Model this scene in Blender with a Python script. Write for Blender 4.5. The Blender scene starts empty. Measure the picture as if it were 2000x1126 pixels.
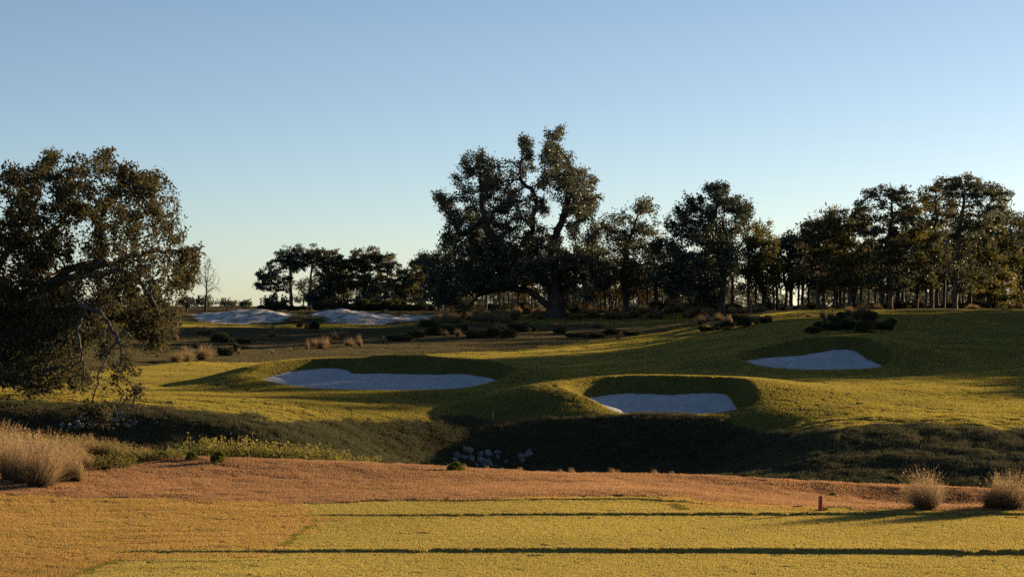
import bpy, math, time, os
import numpy as np
T0 = time.time()
R = math.radians
S = bpy.context.scene
C = S.collection

# ------------------------------------------------------------------ camera, sky, sun, exposure
FPX, HOR, CAMZ = 3889.0, 597.0, 5.0          # focal length and horizon row in pixels of the 2000 px wide photograph
cam_d = bpy.data.cameras.new('camera')
cam_d.sensor_width = 36.0
cam_d.lens = 36.0 * FPX / 2000.0
cam_d.shift_y = (HOR - 563.0) / 2000.0
cam_d.clip_start, cam_d.clip_end = 0.5, 9000.0
cam = bpy.data.objects.new('camera', cam_d)
cam.location = (0, 0, CAMZ)
cam.rotation_euler = (R(90), 0, 0)
C.objects.link(cam)
S.camera = cam

SUN_AZ, SUN_EL = R(55), R(10)                  # azimuth to the right of the view axis, low evening sun
W = bpy.data.worlds.new('World')
S.world = W
W.use_nodes = True
wn = W.node_tree
sky = wn.nodes.new('ShaderNodeTexSky')
sky.sky_type = 'NISHITA'
sky.sun_disc = False
sky.sun_elevation = SUN_EL
sky.sun_rotation = SUN_AZ
sky.altitude = 1500
sky.air_density, sky.dust_density, sky.ozone_density = 0.72, 1.3, 1.1
wn.links.new(sky.outputs['Color'], wn.nodes['Background'].inputs['Color'])
wn.nodes['Background'].inputs['Strength'].default_value = 0.0505
sun_d = bpy.data.lights.new('sun', 'SUN')
sun_d.energy = 5.0
sun_d.angle = R(0.5)
sun_d.color = (1.0, 0.74, 0.44)
sun = bpy.data.objects.new('sun', sun_d)
sun.rotation_euler = (R(90) - SUN_EL, 0, -SUN_AZ + math.pi)
sun.location = (60, 50, 40)
C.objects.link(sun)
S.view_settings.view_transform = 'Standard'
S.view_settings.look = 'None'
S.view_settings.exposure = 1.5
S.view_settings.gamma = 1.0
S.cycles.max_bounces = 5
S.cycles.diffuse_bounces = 2
S.cycles.transmission_bounces = 3
S.cycles.use_denoising = False
QUICK = os.environ.get('QUICK', '')

rng = np.random.default_rng(7)

# ------------------------------------------------------------------ numeric helpers
def hash2(i, j, seed):
    h = (i * 374761393 + j * 668265263 + seed * 974634777) & 0xffffffff
    h = ((h ^ (h >> 13)) * 1274126177) & 0xffffffff
    return ((h ^ (h >> 16)) & 0xffff) / 65535.0
def vnoise(x, y, seed=0):
    x = np.asarray(x, float); y = np.asarray(y, float)
    i = np.floor(x).astype(np.int64); j = np.floor(y).astype(np.int64)
    fx = x - i; fy = y - j
    fx = fx * fx * fx * (fx * (fx * 6 - 15) + 10); fy = fy * fy * fy * (fy * (fy * 6 - 15) + 10)
    a = hash2(i, j, seed); b = hash2(i + 1, j, seed); c = hash2(i, j + 1, seed); d = hash2(i + 1, j + 1, seed)
    return (a * (1 - fx) + b * fx) * (1 - fy) + (c * (1 - fx) + d * fx) * fy - 0.5
def fbm(x, y, seed=0, o=3):
    s = 0; a = 1.0
    for k in range(o):
        s = s + a * vnoise(x * 2 ** k, y * 2 ** k, seed + k); a *= 0.5
    return s
def sstep(t):
    t = np.clip(t, 0, 1)
    return t * t * (3 - 2 * t)
def inpoly(x, y, P):
    r = np.zeros(np.shape(x), bool)
    n = len(P)
    for k in range(n):
        x0, y0 = P[k][0], P[k][1]; x1, y1 = P[(k + 1) % n][0], P[(k + 1) % n][1]
        if y0 == y1: continue
        r ^= ((y0 > y) != (y1 > y)) & (x < (x1 - x0) * (y - y0) / (y1 - y0) + x0)
    return r
def world(px, py, Y):                         # a point of the photograph at distance Y
    return ((px - 1000.0) / FPX * Y, Y, CAMZ - (py - HOR) / FPX * Y)

# ------------------------------------------------------------------ the lie of the land
# profiles across the view at a distance Y: (column, row) pairs where that strip of ground shows
ROWS = [
 (-200, 3.4), (0, 3.4), (8, 3.1), (26, 1.3), (29, 0.80), (32, 0.78), (33.3, 0.78), (35, 0.78), (38, 0.78), (40, 0.80),
 (43, [(-300,962),(0,966),(300,972),(600,978),(1000,975),(1300,973),(1500,986),(1750,1006),(2000,1009),(2300,1009)]),
 (46.5, [(-300,920),(0,926),(300,938),(600,943),(900,945),(1200,948),(1500,975),(1750,997),(2000,1000),(2300,1000)]),
 (48.4, [(-300,898),(0,903),(300,914),(600,920),(900,926),(1200,936),(1500,958),(1750,985),(2000,990),(2300,992)]),
 (50, [(-300,880),(0,885),(300,893),(500,898),(700,905),(860,913),(1000,922),(1200,928),(1350,929),(1500,938),(1700,948),(1850,954),(2000,960),(2300,972)]),
 (52.5, [(-300,905),(0,905),(500,925),(1000,960),(1500,985),(2000,1012),(2300,1020)]),
 (56, -0.75), (59.5, -1.0),
 (62.5, [(-300,915),(0,920),(300,930),(560,945),(700,960),(900,968),(1200,968),(1450,960),(1600,940),(2000,948),(2300,950)]),
 (65, [(-300,846),(0,851),(270,868),(500,884),(700,925),(900,950),(1200,950),(1450,930),(1600,908),(1800,898),(2000,902),(2300,902)]),
 (67.5, [(-300,790),(0,796),(270,809),(500,824),(600,850),(700,905),(900,953),(1400,950),(1520,905),(1620,868),(1800,864),(2000,868),(2300,868)]),
 (70, [(-300,770),(0,778),(270,792),(500,805),(600,826),(700,880),(850,938),(1400,935),(1500,890),(1600,845),(1800,834),(2000,838),(2300,836)]),
 (72, [(-300,762),(0,770),(300,786),(520,800),(640,835),(760,900),(900,932),(1200,936),(1400,925),(1520,870),(1620,828),(1800,822),(2000,826),(2300,822)]),
 (74, [(-300,754),(0,764),(300,781),(540,795),(660,822),(780,880),(900,912),(1200,918),(1400,900),(1500,852),(1620,820),(1800,812),(2000,816),(2300,812)]),
 (76, [(-300,748),(0,759),(300,776),(560,790),(700,812),(800,842),(900,866),(1200,874),(1400,866),(1520,830),(1650,808),(2000,809),(2300,806)]),
 (78, [(-300,743),(0,756),(300,772),(600,785),(750,806),(900,828),(1200,833),(1420,830),(1560,808),(1700,797),(2000,802),(2300,800)]),
 (80, [(-300,740),(0,752),(300,768),(600,780),(800,798),(900,806),(1200,814),(1440,814),(1580,796),(1700,788),(2000,795),(2300,792)]),
 (84, [(-300,735),(0,746),(300,761),(600,772),(850,784),(1000,788),(1200,784),(1450,785),(1700,768),(2000,778),(2300,776)]),
 (88, [(-300,730),(0,740),(250,754),(500,763),(700,767),(850,772),(1000,775),(1110,768),(1200,755),(1450,752),(1600,752),(1850,755),(2000,764),(2300,764)]),
 (100, [(-300,712),(0,722),(300,728),(500,733),(800,735),(1000,733),(1200,728),(1450,726),(1720,727),(1850,722),(2000,718),(2300,712)]),
 (115, [(-300,700),(0,700),(300,707),(500,712),(700,712),(1000,709),(1200,705),(1350,695),(1450,680),(1600,664),(1720,668),(1850,674),(2000,668),(2300,662)]),
 (130, [(-300,680),(0,682),(300,692),(600,694),(900,693),(1100,690),(1250,680),(1380,655),(1480,640),(1600,634),(1720,636),(1860,642),(2000,636),(2300,630)]),
 (150, [(-300,655),(0,657),(300,668),(600,672),(850,664),(1100,664),(1250,658),(1360,640),(1440,622),(1520,611),(1600,606.5),(1750,606),(2000,606.5),(2300,606)]),
 (170, [(-300,638),(0,640),(300,646),(600,654),(850,642),(1000,640),(1200,641),(1330,634),(1440,618),(1540,610),(1640,606),(2000,605.5),(2300,605)]),
 (185, [(-300,626),(0,630),(300,636),(600,641),(760,641),(900,629),(1100,625),(1300,626),(1440,616),(1560,609),(2000,605),(2300,604)]),
 (200, [(-300,618),(0,622),(350,626),(450,632.5),(700,634.5),(800,632),(870,622),(1000,616),(1100,614),(1400,613),(1560,608),(2000,604.5),(2300,604)]),
 (206, [(-300,616),(0,620),(350,616),(420,614.5),(470,608.5),(500,606.5),(530,609),(575,619),(610,618),(650,610.5),(680,607.5),(710,613),(760,621),(860,619),(1000,614),(1400,612),(1560,608),(2000,604.5),(2300,604)]),
 (210, [(-300,615),(0,619),(350,613),(420,610),(470,605.5),(500,604),(540,609),(575,615.5),(610,613.5),(650,606.5),(680,605),(710,611),(760,618),(860,616),(1000,612),(1400,611),(2000,604.5),(2300,604)]),
 (222, [(-300,613),(0,615),(500,611),(1000,610.5),(1400,609.5),(2000,604.5),(2300,604)]),
 (260, 4.25), (400, 4.25), (6000, 4.25)]
UG = np.arange(-300.0, 2301.0, 5.0)
def gsm(a, s):
    k = np.exp(-0.5 * (np.arange(-60, 61) / s) ** 2); k /= k.sum()
    return np.convolve(np.pad(a, 60, mode='edge'), k, mode='valid')
YR = np.array([r[0] for r in ROWS], float)
ZT = np.zeros((len(ROWS), len(UG)))
for k, (Y, p) in enumerate(ROWS):
    if isinstance(p, list):
        q = gsm(np.interp(UG, [a for a, b in p], [b for a, b in p]), 6.0 if 195 < Y < 215 else 10.0)
        ZT[k] = CAMZ - (q - HOR) / FPX * Y
    else:
        ZT[k] = p
# monotone cubic slopes along Y
h_ = np.diff(YR)[:, None]; dl = np.diff(ZT, axis=0) / h_
MS = np.zeros_like(ZT); MS[0] = dl[0]; MS[-1] = dl[-1]
w1 = 2 * h_[1:] + h_[:-1]; w2 = h_[1:] + 2 * h_[:-1]
same = dl[:-1] * dl[1:] > 0
with np.errstate(divide='ignore', invalid='ignore'):
    MS[1:-1] = np.where(same, (w1 + w2) / (w1 / dl[:-1] + w2 / dl[1:]), 0)

def base_z(X, Y):
    u = np.clip(1000 + FPX * X / np.maximum(Y, 12.0), -299, 2299)
    fi = (u - UG[0]) / 5.0; i = np.clip(fi.astype(int), 0, len(UG) - 2); f = fi - i
    Yc = np.clip(Y, YR[0], YR[-1] - 1)
    k = np.clip(np.searchsorted(YR, Yc, side='right') - 1, 0, len(YR) - 2)
    h = YR[k + 1] - YR[k]; t = (Yc - YR[k]) / h
    z0 = ZT[k, i] * (1 - f) + ZT[k, i + 1] * f; z1 = ZT[k + 1, i] * (1 - f) + ZT[k + 1, i + 1] * f
    m0 = (MS[k, i] * (1 - f) + MS[k, i + 1] * f) * h; m1 = (MS[k + 1, i] * (1 - f) + MS[k + 1, i + 1] * f) * h
    t2 = t * t; t3 = t2 * t
    return (2 * t3 - 3 * t2 + 1) * z0 + (t3 - 2 * t2 + t) * m0 + (-2 * t3 + 3 * t2) * z1 + (t3 - t2) * m1

# bunkers: rim of the sand (column, row, distance, row of the turf lip above it)
BUNK = {
 'left': [(512,741,89.5,735),(535,734,91,722),(560,727,92,712),(620,719,93.5,704),(670,720,93.5,702.5),(682,727,92.7,703),(692,730,92.3,699),(760,729,93,697.5),(850,732,93,700),(900,729.5,93.2,706),(955,738,92,714),
          (970,748,90,728),(935,757,88.3,752),(860,764,86.8,762),(720,765,86.5,763),(610,761,87,759),(545,751,88,748)],
 'middle': [(1140,781,77.5,758),(1165,774,79,750),(1220,768,80,741),(1300,770,80,740),(1400,767,80,743),(1425,778,78.8,751),(1440,798,76.2,772),(1441,805,75.2,794),
            (1395,810,74.5,807.5),(1320,813,74,810.5),(1235,812,74.2,809.5),(1200,803,75.2,800),(1175,790,76.5,785)],
 'right': [(1453,707,103,698),(1500,698,104.5,682),(1560,694,105,672),(1600,688,106,665),(1640,682,107,661),(1668,685,106.5,664),(1690,699,104.5,675),(1719,713,102,697),(1716,719,100.8,717),
           (1660,724,100,722),(1580,725,99.8,723.2),(1500,719,100.8,716.8)]}
BK = {}
for name, L in BUNK.items():
    n = len(L); out = []
    for k in range(n):                        # closed Catmull-Rom through the rim points
        p0, p1, p2, p3 = (np.array(L[(k + o) % n], float) for o in (-1, 0, 1, 2))
        for t in np.arange(0, 1, 0.125):
            out.append(0.5 * ((2 * p1) + (-p0 + p2) * t + (2 * p0 - 5 * p1 + 4 * p2 - p3) * t * t + (-p0 + 3 * p1 - 3 * p2 + p3) * t ** 3))
    A = np.array(out)
    if name == 'middle': A[:, 2] += 4.5
    X, Y, Zs = world(A[:, 0], A[:, 1], A[:, 2])
    lift = np.clip((A[:, 1] - A[:, 3]) / 22.0, 0, 1) * (5.5 if name == 'middle' else 3.0)
    A[:, 3] -= lift
    rise = np.clip((A[:, 1] - A[:, 3]) / 22.0, 0, 1)
    Zl = CAMZ - (A[:, 3] - HOR) / FPX * (Y + 0.6 * rise) + 0.03
    BK[name] = dict(X=X, Y=Y, Zs=Zs, Zl=Zl, rise=rise, P=np.stack([X, Y], 1))
def sand_z(b, x, y):
    w = 1.0 / ((x[:, None] - b['X'][None]) ** 2 + (y[:, None] - b['Y'][None]) ** 2 + 0.05) ** 1.4
    z = (w * b['Zs'][None]).sum(1) / w.sum(1)
    d = np.sqrt(((x[:, None] - b['X'][None]) ** 2 + (y[:, None] - b['Y'][None]) ** 2).min(1))
    return z - 0.26 * sstep(d / 1.2) + 0.03 * fbm(x * 1.7, y * 1.7, 31) + 0.02 * fbm(x * 6, y * 6, 33)

# tee decks: low turf steps
def step_line(pts, off=0):
    u = np.array([p[0] for p in pts], float); q = np.array([p[1] for p in pts], float)
    return u, q
STEP1 = ([-300,200,300,600,1000,1500,2000,2300],[1079,1079,1080,1079,1078,1080,1083,1085], [0.0,0.0,0.025,0.045,0.06,0.075,0.08,0.08])
STEP2 = ([-300,560,640,800,1000,1300,1600,2000,2300],[1009,1009,1009,1009,1008,1007.5,1007.5,1007,1007],[0.0,0.0,0.02,0.03,0.04,0.045,0.045,0.045,0.045])
STEP3 = ([-300,570,700,900,1100,1250,1330,1400,2300],[985,984,981.5,980.5,979.8,980.5,984,988,990],[0.0,0.0,0.008,0.012,0.02,0.03,0.03,0.0,0.0])
def land(X, Y):
    X = np.asarray(X, float); Y = np.asarray(Y, float)
    z = base_z(X, Y)
    u = 1000 + FPX * X / np.maximum(Y, 5)
    near = (Y > 28) & (Y < 49)
    if near.any():
        add = np.zeros_like(z)
        zz = 0.78
        for (pu, pq, ph) in (STEP1, STEP2, STEP3):
            ys = FPX * (CAMZ - zz) / (np.interp(u, pu, pq) - HOR)
            ys = ys + 0.02 * vnoise(X * 3, X * 0 + 3, 5)
            zz = zz + np.interp(u, pu, ph) * 0.5
            hgt = np.interp(u, pu, ph)
            add += hgt * np.clip((Y - ys) / 0.03, 0, 1) * (1 - sstep((Y - 42.5) / 5.0))
            zz += np.interp(u, pu, ph) * 0.5
        z = z + np.where(near, add, 0)
    # natural unevenness: rough ground bumpy, mown ground nearly smooth
    bump = 0.022 * fbm(X * 1.6, Y * 1.6, 11, 3) * sstep((Y - 40) / 4) * (1 - sstep((Y - 64) / 6))
    lft = sstep((700 - u) / 150.0) * (Y < 45) * (Y > 29)
    bump = bump + 0.012 * fbm(X * 1.1, Y * 2.2, 14, 3) * lft
    bump = bump + sstep((Y - 60) / 8) * (1 - sstep((Y - 260) / 40)) * (0.20 * fbm(X * 0.16, Y * 0.12, 21, 3) + 0.018 * fbm(X * 1.1, Y * 0.9, 25, 2))
    bump = bump + sstep((Y - 54) / 3) * (1 - sstep((Y - 74) / 3)) * 0.10 * fbm(X * 0.9, Y * 0.9, 27, 3)
    z = z + bump
    duneu = np.exp(-((u - 640) / 260.0) ** 4)
    z = z + duneu * sstep((Y - 199) / 3) * (1 - sstep((Y - 216) / 5)) * 0.42 * fbm(X * 0.45, Y * 0.6, 41, 4)
    for b in BK.values():
        m = (X > b['X'].min() - 7) & (X < b['X'].max() + 7) & (Y > b['Y'].min() - 7) & (Y < b['Y'].max() + 9)
        if not m.any(): continue
        xm = X[m]; ym = Y[m]; zm = z[m]
        res = np.empty_like(zm)
        for s in range(0, len(xm), 20000):
            x = xm[s:s + 20000]; y = ym[s:s + 20000]; z0 = zm[s:s + 20000]
            d2 = (x[:, None] - b['X'][None]) ** 2 + (y[:, None] - b['Y'][None]) ** 2
            d = np.sqrt(d2.min(1))
            ww = np.exp(-d2 / (2 * (0.25 + 0.25 * d[:, None]) ** 2) + (d2.min(1) / (2 * (0.25 + 0.25 * d) ** 2))[:, None])
            ws = ww.sum(1)
            zs = (ww * b['Zs']).sum(1) / ws; zl = (ww * b['Zl']).sum(1) / ws; ri = (ww * b['rise']).sum(1) / ws
            ins = inpoly(x, y, b['P'])
            wall = 0.18 + 0.85 * ri
            up = sstep(d / wall)
            zedge = zs - 0.02 + (zl - zs + 0.02) * up
            fall = sstep((d - wall - 0.25 * ri) / (3.2 + 2.8 * ri))
            zo = zedge * (1 - fall) + z0 * fall
            zi = sand_z(b, x, y) - 0.05 - 0.25 * sstep(d / 0.3)
            res[s:s + 20000] = np.where(ins, zi, zo)
        z[m] = res
    return z
def gz(x, y):
    return float(land(np.array([float(x)]), np.array([float(y)]))[0])
def on_ground(px, Y):
    x = (px - 1000.0) / FPX * Y
    return x, Y, gz(x, Y)

# ------------------------------------------------------------------ mesh helpers
def mesh_np(name, V, F, mat=None, smooth=False, attrs=None, colors=None):
    """F: (n,3) or (n,4) int array"""
    me = bpy.data.meshes.new(name)
    V = np.asarray(V, np.float32)
    Fs = F if isinstance(F, list) else [F]
    Fs = [np.asarray(f, np.int32) for f in Fs if len(f)]
    me.vertices.add(len(V)); me.vertices.foreach_set('co', V.ravel())
    if Fs:
        loops = np.concatenate([f.ravel() for f in Fs])
        tot = np.concatenate([np.full(len(f), f.shape[1], np.int32) for f in Fs])
        start = np.concatenate([[0], np.cumsum(tot)[:-1]]).astype(np.int32)
        me.loops.add(len(loops)); me.loops.foreach_set('vertex_index', loops)
        me.polygons.add(len(tot)); me.polygons.foreach_set('loop_start', start)
        try: me.polygons.foreach_set('loop_total', tot)
        except Exception: pass
        if smooth: me.polygons.foreach_set('use_smooth', np.ones(len(tot), bool))
    for an, av in (attrs or {}).items():
        av = np.asarray(av, np.float32)
        if av.ndim == 1:
            a = me.attributes.new(an, 'FLOAT', 'POINT'); a.data.foreach_set('value', av)
        else:
            a = me.attributes.new(an, 'FLOAT_VECTOR', 'POINT'); a.data.foreach_set('vector', av.ravel())
    me.update(calc_edges=True)
    if mat is not None: me.materials.append(mat)
    return me
def link(name, me, parent=None, loc=None, label=None, cat=None, group=None, kind=None):
    o = bpy.data.objects.new(name, me); C.objects.link(o)
    if parent is not None: o.parent = parent
    if loc is not None: o.location = loc
    if label: o['label'] = label
    if cat: o['category'] = cat
    if group: o['group'] = group
    if kind: o['kind'] = kind
    return o

# ------------------------------------------------------------------ materials
def mat_new(name):
    m = bpy.data.materials.new(name); m.use_nodes = True
    nt = m.node_tree
    for n in list(nt.nodes): nt.nodes.remove(n)
    return m, nt
def N(nt, t, **kw):
    n = nt.nodes.new(t)
    for k, v in kw.items():
        if k in n.inputs: n.inputs[k].default_value = v
        else: setattr(n, k, v)
    return n
def noise_fac(nt, scale, detail=3, rough=0.6, vec=None, lo=0.35, hi=0.65):
    if vec is None:
        vec = N(nt, 'ShaderNodeNewGeometry').outputs['Position']
    n = N(nt, 'ShaderNodeTexNoise'); n.inputs['Scale'].default_value = scale; n.inputs['Detail'].default_value = detail
    n.inputs['Roughness'].default_value = rough
    nt.links.new(vec, n.inputs['Vector'])
    r = N(nt, 'ShaderNodeMapRange'); r.inputs['From Min'].default_value = lo; r.inputs['From Max'].default_value = hi
    nt.links.new(n.outputs['Fac'], r.inputs['Value'])
    return r.outputs['Result']
def mixc(nt, fac, a, b):
    m = N(nt, 'ShaderNodeMix'); m.data_type = 'RGBA'
    if isinstance(fac, (int, float)): m.inputs[0].default_value = fac
    else: nt.links.new(fac, m.inputs[0])
    for idx, c in ((6, a), (7, b)):
        if isinstance(c, tuple): m.inputs[idx].default_value = (*c, 1)
        else: nt.links.new(c, m.inputs[idx])
    return m.outputs[2]
def attr(nt, name, kind='GEOMETRY'):
    a = N(nt, 'ShaderNodeAttribute'); a.attribute_name = name; a.attribute_type = kind
    return a
def leaf_material(name, cols, trans=0.45, scale=0.6, tint_attr=True, wax=0.0):
    """thin leaves or blades: diffuse plus light through the leaf; colours vary by clump and by leaf"""
    m, nt = mat_new(name)
    base = mixc(nt, noise_fac(nt, scale, 2), cols[0], cols[1])
    big = noise_fac(nt, scale * 0.16, 3, 0.55, None, 0.3, 0.7)
    bm_ = N(nt, 'ShaderNodeMapRange'); nt.links.new(big, bm_.inputs['Value']); bm_.inputs['To Min'].default_value = 0.78; bm_.inputs['To Max'].default_value = 1.25
    bv = N(nt, 'ShaderNodeVectorMath'); bv.operation = 'SCALE'; nt.links.new(base, bv.inputs[0]); nt.links.new(bm_.outputs[0], bv.inputs['Scale']); base = bv.outputs[0]
    if tint_attr:
        t = attr(nt, 'tint').outputs['Fac']
        base = mixc(nt, t, base, cols[2])
    d = N(nt, 'ShaderNodeBsdfDiffuse'); tr = N(nt, 'ShaderNodeBsdfTranslucent')
    nt.links.new(base, d.inputs['Color'])
    hs = N(nt, 'ShaderNodeHueSaturation'); hs.inputs['Saturation'].default_value = 1.15; hs.inputs['Value'].default_value = 1.25
    nt.links.new(base, hs.inputs['Color']); nt.links.new(hs.outputs['Color'], tr.inputs['Color'])
    mx = N(nt, 'ShaderNodeMixShader'); mx.inputs[0].default_value = trans
    nt.links.new(d.outputs[0], mx.inputs[1]); nt.links.new(tr.outputs[0], mx.inputs[2])
    last = mx
    if wax > 0:
        gl = N(nt, 'ShaderNodeBsdfGlossy'); gl.inputs['Roughness'].default_value = 0.42; gl.inputs['Color'].default_value = (1, 1, 1, 1)
        mw = N(nt, 'ShaderNodeMixShader'); mw.inputs[0].default_value = wax
        nt.links.new(mx.outputs[0], mw.inputs[1]); nt.links.new(gl.outputs[0], mw.inputs[2]); last = mw
    out = N(nt, 'ShaderNodeOutputMaterial'); nt.links.new(last.outputs[0], out.inputs['Surface'])
    return m
def solid_material(name, a, b, scale=3.0, rough=0.9, bump=0.3, bscale=20.0, bdist=0.02):
    m, nt = mat_new(name)
    p = N(nt, 'ShaderNodeBsdfPrincipled'); p.inputs['Roughness'].default_value = rough
    p.inputs['Specular IOR Level'].default_value = 0.15
    nt.links.new(mixc(nt, noise_fac(nt, scale), a, b), p.inputs['Base Color'])
    n = N(nt, 'ShaderNodeTexNoise'); n.inputs['Scale'].default_value = bscale; n.inputs['Detail'].default_value = 4
    nt.links.new(N(nt, 'ShaderNodeNewGeometry').outputs['Position'], n.inputs['Vector'])
    bp = N(nt, 'ShaderNodeBump'); bp.inputs['Strength'].default_value = bump; bp.inputs['Distance'].default_value = bdist
    nt.links.new(n.outputs['Fac'], bp.inputs['Height']); nt.links.new(bp.outputs[0], p.inputs['Normal'])
    out = N(nt, 'ShaderNodeOutputMaterial'); nt.links.new(p.outputs[0], out.inputs['Surface'])
    return m

# ground zones ------------------------------------------------------
# 0 tee turf, 1 dry surround, 2 orange rough, 3 bank, 4 fairway, 5 native scrub ground, 6 dune sand, 7 forest floor
FAIR = [(-60,772),(0,768),(110,735),(240,716),(400,703),(560,688),(700,680),(860,672),(1000,664),(1180,660),(1340,648),(1420,625),(1540,608),(1700,604),(2400,600),(2400,900),(-60,900)]
def tee_mask(X, Y, u):
    q = HOR + FPX * (CAMZ - 0.85) / np.maximum(Y, 5)
    t = inpoly(u, q, [(60,1200),(120,1128),(250,1082),(450,1080),(545,1078),(560,1062),(578,1050),(620,1010),(572,988),(580,983),(700,981),(1310,980),(1335,1000),(2600,1003),(2600,5000),(60,5000)])
    return t & (Y < 43)
def zones(X, Y):
    u = 1000 + FPX * X / np.maximum(Y, 5)
    jx = 1.2 * fbm(X * 0.5, Y * 0.5, 51); jy = 1.2 * fbm(X * 0.5, Y * 0.5, 57)
    z = np.full(X.shape, 1)
    ylim = np.interp(u, [-300, 0, 300, 600, 1000, 1300, 1450, 1700, 2300], [43.8, 43.3, 42.6, 42.0, 42.2, 42.4, 41.2, 39.9, 39.9])
    z[Y > ylim + 0.25 * jx] = 2
    z[tee_mask(X, Y, u)] = 0
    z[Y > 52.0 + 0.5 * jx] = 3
    z[Y > np.interp(u, [300, 560, 700, 900, 1400, 1520, 1620, 1800], [68.5, 69.5, 75.0, 78.4, 78.0, 75.0, 71.0, 70.5]) + 1.2 * jy] = 4
    ysc = np.interp(u, [-300,0,130,260,400,520,640,760,880,1000,1160,1280,1360,1420,1470], [78,80,98,108,116,120,126,130,133,138,148,153,158,150,142])
    ysc = np.where(u < 1470, ysc, np.interp(u, [1470, 1560, 2300], [152, 172, 176]))
    z[(Y > ysc + 1.5 * jy)] = 5
    gp = (Y > np.interp(u, [0, 900, 1400], [182, 178, 168])) & (Y < 200) & (u < 1450)
    z[gp] = 4
    jd = 0.8 * fbm(X * 0.5, Y * 0.5, 61)
    dune = inpoly(u, Y + jd, [(395, 200), (440, 199.2), (500, 200.5), (560, 202.5), (590, 206), (612, 205), (640, 201.5), (690, 199.5), (735, 200), (765, 203), (800, 202), (860, 204), (875, 212), (820, 213), (780, 209), (740, 213), (690, 214), (620, 211.5), (590, 209), (550, 213), (470, 214), (430, 212), (365, 211), (360, 209)])
    z[dune] = 6
    z[(Y > 216 + jx) & (z != 6)] = 7
    return z

def ground_material():
    m, nt = mat_new('ground_turf')
    pos = N(nt, 'ShaderNodeNewGeometry').outputs['Position']
    col = attr(nt, 'soil').outputs['Color']
    col2 = attr(nt, 'soil2').outputs['Color']
    a = mixc(nt, noise_fac(nt, 0.9, 4, 0.65, pos), col, col2)
    n2 = noise_fac(nt, 14.0, 3, 0.7, pos, 0.3, 0.7)
    hv = N(nt, 'ShaderNodeMapRange'); nt.links.new(n2, hv.inputs['Value'])
    hv.inputs['To Min'].default_value = 0.6; hv.inputs['To Max'].default_value = 1.35
    mv = N(nt, 'ShaderNodeVectorMath'); mv.operation = 'SCALE'
    nt.links.new(a, mv.inputs[0]); nt.links.new(hv.outputs[0], mv.inputs['Scale'])
    p = N(nt, 'ShaderNodeBsdfDiffuse')
    nt.links.new(mv.outputs[0], p.inputs['Color'])
    n = N(nt, 'ShaderNodeTexNoise'); n.inputs['Scale'].default_value = 9.0; n.inputs['Detail'].default_value = 6; n.inputs['Roughness'].default_value = 0.75
    nt.links.new(pos, n.inputs['Vector'])
    bp = N(nt, 'ShaderNodeBump'); bp.inputs['Strength'].default_value = 0.5; bp.inputs['Distance'].default_value = 0.03
    nt.links.new(n.outputs['Fac'], bp.inputs['Height']); nt.links.new(bp.outputs[0], p.inputs['Normal'])
    out = N(nt, 'ShaderNodeOutputMaterial'); nt.links.new(p.outputs[0], out.inputs['Surface'])
    return m
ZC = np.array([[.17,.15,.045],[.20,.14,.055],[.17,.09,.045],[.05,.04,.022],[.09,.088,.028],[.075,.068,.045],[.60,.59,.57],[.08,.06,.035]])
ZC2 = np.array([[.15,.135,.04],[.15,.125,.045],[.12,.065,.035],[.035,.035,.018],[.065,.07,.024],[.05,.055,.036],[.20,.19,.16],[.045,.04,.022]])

def blur_rows(Z, n=1):
    return Z

# terrain sheet ----------------------------------------------------
ys = [np.arange(-60, 28, 2.0), np.arange(28, 32.6, 0.15), np.arange(32.6, 34.6, 0.03), np.arange(34.6, 38.4, 0.15), np.arange(38.4, 42.2, 0.03),
      np.arange(42.2, 70, 0.13), np.arange(70, 96, 0.14), np.arange(96, 112, 0.18), np.arange(112, 160, 0.35), np.arange(160, 230, 0.4),
      np.arange(230, 300, 3.0), np.geomspace(300, 5000, 40)]
ys = np.concatenate(ys)
td = np.linspace(-0.36, 0.36, 640)
to = np.geomspace(0.37, 1.6, 36)
ts = np.concatenate([-to[::-1], td, to])
GY, GT = np.meshgrid(ys, ts, indexing='ij')
GX = GT * (np.maximum(GY, -60) + 70) * 1.0
# columns fan out with distance, so nothing in frame is coarser than about a pixel
GX = GT * np.where(GY < 0, 70.0, GY * 0.86 + 12.0) * 1.0
GX = np.where(np.abs(GT) <= 0.36, GT * (GY.clip(0) * 0.86 + 12.0), np.sign(GT) * (0.36 * (GY.clip(0) * 0.86 + 12.0) + (np.abs(GT) - 0.36) * (150 + GY.clip(0) * 1.2)))
ny, nx = GX.shape
GZ = land(GX.ravel(), GY.ravel())
zn = zones(GX.ravel(), GY.ravel())
I = np.arange(ny * nx).reshape(ny, nx)
F = np.stack([I[:-1, :-1], I[:-1, 1:], I[1:, 1:], I[1:, :-1]], -1).reshape(-1, 4)
V = np.stack([GX.ravel(), GY.ravel(), GZ], 1)
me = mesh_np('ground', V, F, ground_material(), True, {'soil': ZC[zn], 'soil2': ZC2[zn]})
link('ground', me, kind='structure', label='rolling golf course turf and rough falling to a ditch and rising to the trees', cat='ground')
print('ground', len(V), round(time.time() - T0, 1))

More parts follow.
